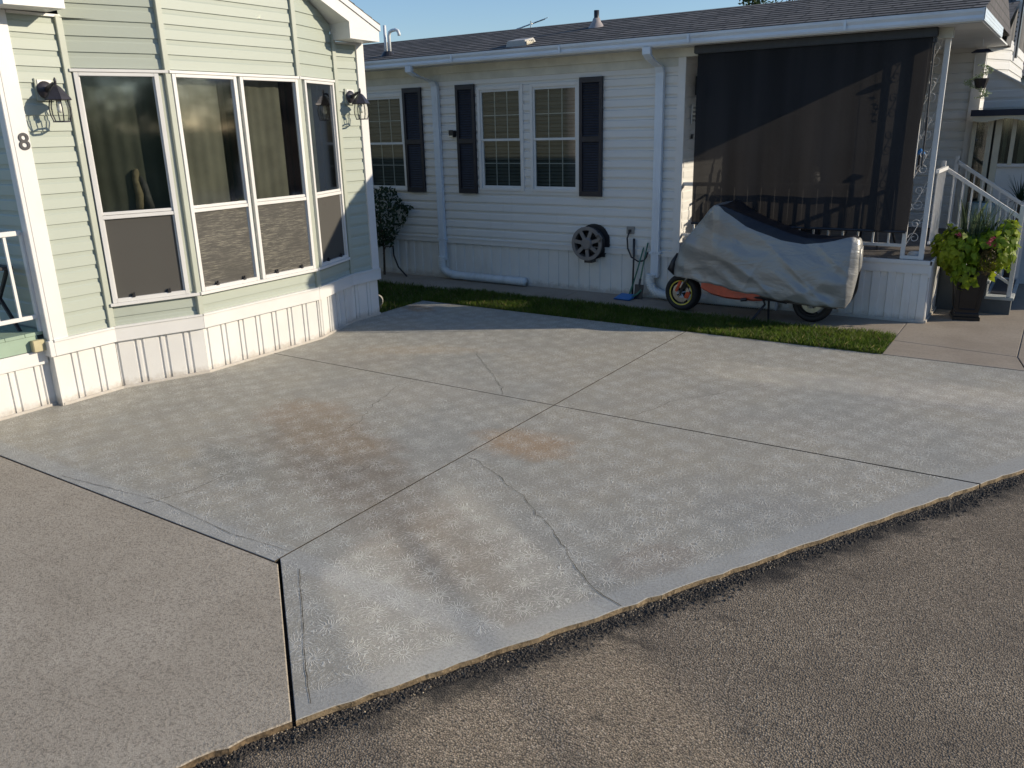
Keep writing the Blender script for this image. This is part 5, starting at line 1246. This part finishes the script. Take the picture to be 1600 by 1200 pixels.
# hanging feeder basket with ivy
HB = thing('hanging_basket', 'black lidded hanging basket trailing variegated ivy beyond the porch', 'hanging basket', (-.92, 10.5, 2.3))
m = MB(); m.add([(-1.03, 10.44, 2.64), (-.83, 10.44, 2.64), (-.83, 10.56, 2.64), (-1.03, 10.56, 2.64), (-.98, 10.47, 2.672), (-.87, 10.47, 2.672), (-.87, 10.53, 2.672), (-.98, 10.53, 2.672)], [(0, 1, 5, 4), (1, 2, 6, 5), (2, 3, 7, 6), (3, 0, 4, 7), (4, 5, 6, 7), (0, 3, 2, 1)]); m.build('lid', M['navy'], HB)
m = MB(); m.tube([(-.93, 10.5, 2.78), (-.93, 10.5, 2.67)], .002, 4)
for dx in (-.06, .05): m.tube([(-.93 + dx, 10.5, 2.65), (-.92 + dx, 10.5, 2.36)], .002, 4)
m.build('wires', M['steel'], HB)
m = MB(); m.lathe((-.90, 10.5, 2.28), (0, 0, 1), [(0, 0), (.05, .0), (.075, .10), (.07, .10), (.0, .08)], 12); m.build('pot', M['black'], HB)
n = 420; t = rg.random(n); c6 = np.stack([-.93 + .09 * np.sin(t * 9) + rg.normal(0, .025, n), 10.48 + rg.normal(0, .03, n), 2.52 - .34 * t], 1)
leafcloud('ivy', M['ivy'], c6, rg.normal(size=c6.shape) + np.array([0, -.8, .2]), .018, HB, 'oval', None, 8)

# plants behind the stairs
def strap_plant(x, y, z, n, L, w, label, name, mat, potz=0):
    t = thing(name, label, 'plant', (x, y, z)); m = MB()
    for k in range(n):
        q = k * 2.4; el = rnd.uniform(.35, 1.25); l_ = L * rnd.uniform(.7, 1); d = Vector((math.cos(q), math.sin(q), 0)); s_ = Vector((-d.y, d.x, 0)); pp = []
        for i in range(6):
            u = i / 5; pp.append(Vector((x, y, z)) + d * (l_ * u * math.cos(el)) + Vector((0, 0, l_ * u * math.sin(el) - .5 * l_ * u * u * (1.3 - el))))
        for i in range(5):
            w0, w1 = w * (1 - (i / 5) ** 2), w * (1 - ((i + 1) / 5) ** 2); m.add([pp[i] - s_ * w0, pp[i] + s_ * w0, pp[i + 1] + s_ * w1, pp[i + 1] - s_ * w1], [(0, 1, 2, 3)])
    m.build('fronds', mat, t); return t
t = strap_plant(-.41, 11.45, 1.02, 60, .42, .007, 'dark feathery palm standing behind the stair rail', 'palm_plant', M['dkleaf'])
m = MB(); m.tube([(-.41, 11.45, 0), (-.41, 11.45, .5), (-.41, 11.45, 1.02)], [.05, .04, .035], 8); m.build('trunk', M['bark'], t)
b = thing('striped_pot', 'pale blue and white pot beside the wall behind the stairs', 'pot', (-.86, 11.5, 0))
m = MB(); m.lathe((-.80, 11.55, .0), (0, 0, 1), [(.10, 0), (.14, .9), (.15, 1.0), (.13, 1.0)], 20); m.build('body', simple('pale_blue_ceramic', (.35, .48, .52), .3, .25, 14), b, smooth=True)

# ------------------------------------------------------------------ enclosed entry beyond
EN = thing('enclosed_entry', 'white glazed entry porch with a navy awning behind the stairs', 'porch', (0, 13, 0))
YE = 11.80; XO = -.953; FE = Fr((XO, YE), (2.6, YE)); m = MB()
siding(m, FE, 0, FE.L, 2.0, 2.6, [], .1135, .045, [(.563, 1, 2.549)]); m.build('gable', M['white_siding'], EN)
m = MB(); m.fbox(FE, .165, FE.L, -.02, .0, 0, 1.425); m.build('panel', M['white_siding'], EN)
m = MB(); m.obox(FE(-.02, .04, 2.555), FE(1.0, .04, 2.555 - .563 * 1.02) - FE(-.02, .04, 2.555), FE.n * -.09, (0, 0, .022)); m.build('roof_trim', M['white_trim'], EN)
m = MB(); m.fbox(FE, -.10, 2.6, .02, .26, 1.995, 2.067); m.build('awning', M['navy'], EN)
m = MB()
for k in range(40):
    a, b = k * .07 - .08, (k + 1) * .07 - .08; m.poly([FE(a, .25, 1.995), FE(b, .25, 1.995), FE(b, .25, 1.995 - (.05 + .02 * math.sin((k + 1) * .9))), FE(a, .25, 1.995 - (.05 + .02 * math.sin(k * .9)))])
m.build('valance', M['cream'], EN)
for (a, b, z) in [(-.082, -.035, 0), (.085, .14, 0), (.165, .235, 0), (.34, .385, 1.425), (.70, .75, 1.425), (1.1, 1.16, 1.425)]:
    MB().fbox(FE, a, b, .0, .045, z, 1.995).build('window_post', M['cream'], EN, bevel=.003)
MB().fbox(FE, .236, 2.6, .0, .04, 1.405, 1.44).build('window_sill', M['white_trim'], EN)
m = MB(); m.fbox(FE, -.035, .085, -.012, -.006, .1, 1.995); m.fbox(FE, .235, 2.6, -.012, -.006, 1.44, 1.995); m.build('glass', M['glass_n'], EN)
MB().fbox(FE, -.05, 2.6, -.055, -.045, .0, 1.995).build('interior', M['room'], EN)
m = MB(); m.fbox(FE, -.03, .08, -.04, -.03, .1, 1.55); m.build('door_blind', M['blind'], EN)
m = MB(); m.fbox(FE, .26, .30, -.04, -.03, 1.44, 1.995); m.fbox(FE, .43, .50, -.04, -.03, 1.44, 1.995); m.build('curtain', M['cream'], EN)
FH = thing('distant_house', 'far home with a dark shingled roof at the right edge', 'house', (2, 24, 0))
m = MB(); m.box(-1.9, 8, 22, 28, 0, 2.85); m.build('wall', M['white_siding'], FH)
m = MB(); m.add([(-2.2, 21.7, 2.8), (8.3, 21.7, 2.8), (8.3, 25, 3.42), (-2.2, 25, 3.42), (-2.2, 28.3, 2.8), (8.3, 28.3, 2.8)], [(0, 1, 2, 3), (3, 2, 5, 4), (0, 3, 4), (1, 5, 2)]); m.build('roof', M['shingle'], FH)

# ------------------------------------------------------------------ trees
def tree(name, label, x, y, h, r, n, leaf=.16, seed=1, group=None):
    t = thing(name, label, 'tree', (x, y, 0), group); rg = np.random.default_rng(seed); m = MB()
    m.tube([(x, y, 0), (x + .05, y, h * .3), (x - .05, y + .05, h * .6), (x, y, h * .85)], [h * .035, h * .027, h * .016, h * .006], 9)
    cl = []
    for k in range(16):
        q = k * 2.4; hh_ = h * (.35 + .55 * k / 16); d = r * rg.uniform(.45, .95) * (1 - .45 * abs(k / 16 - .35)); e = Vector((x + d * math.cos(q), y + d * math.sin(q), hh_ + .15 * h * rg.random()))
        m.tube([(x, y, hh_ * .8), (Vector((x, y, hh_ * .8)) + e) / 2 + Vector((0, 0, .1)), e], [h * .012, h * .008, h * .003], 6); cl.append((e, r * rg.uniform(.28, .45)))
    cl.append((Vector((x, y, h * .9)), r * .4)); m.build('trunk', M['bark'], t)
    cs = []; ns = []
    for (e, rr_) in cl:
        k = n // len(cl); u = rg.normal(size=(k, 3)); u /= np.linalg.norm(u, axis=1)[:, None]; cs.append(np.array(e) + u * rr_ * (rg.random(k) ** .4)[:, None] * np.array([1, 1, .75])); ns.append(u + rg.normal(size=u.shape) * .6)
    leafcloud('crown', M['treeleaf'], np.concatenate(cs), np.concatenate(ns), leaf, t, 'oval', None, seed)
tree('leafy_tree', 'green tree top just above the white house roof ridge', -7.9, 25.5, 5.35, 1.5, 5000, .10, 3)
labs = ['broad dark tree reflected low in the leftmost bay window', 'bushy tree reflected left of centre in the leftmost bay window', 'tree reflected at the right side of the leftmost bay window',
        'tree reflected between the first and second bay window', 'rounded tree reflected in the second bay window', 'tree reflected at the right of the second bay window', 'tree reflected in the third bay window',
        'tree reflected at the right edge of the third bay window', 'spreading tree reflected in the narrow bay window', 'tree farthest left among those across the road', 'tree farthest right among those across the road']
spots = [(17, -1.2, 6.2, 3.4), (19, -6.5, 6.5, 3.6), (20, 3.2, 5.6, 3.0), (22, 7.5, 5.2, 2.8), (23, 11.2, 5.6, 2.9), (23, 14.6, 4.9, 2.7), (22, 18.5, 5.6, 3.0), (23, 22.5, 5.8, 3.2), (20, 28, 6.0, 3.4), (21, -12, 6.5, 3.6), (17, 34, 6.0, 3.4)]
for k, (x, y, h, r) in enumerate(spots):
    tree('street_tree', labs[k], x, y, h, r, 4600, .20, 40 + k, 'trees across the road')
hg = thing('hedge', 'long clipped hedge below the trees across the road', 'hedge', (14.5, 10, 0))
rg = np.random.default_rng(77); n = 24000; hy = rg.uniform(-14, 38, n); c9 = np.stack([15.5 + rg.uniform(-.5, .5, n) + .35 * np.sin(hy * 1.3), hy, rg.uniform(0, 1, n) ** .7 * (2.7 + .35 * np.sin(hy * 2.1))], 1)
leafcloud('hedge_leaves', M['treeleaf'], c9, rg.normal(size=c9.shape) + np.array([-.8, 0, .4]), .17, hg, 'oval', None, 12)
MB().box(15.2, 15.9, -14, 38, -.07, 2.2).build('hedge_core', M['earth'], hg)
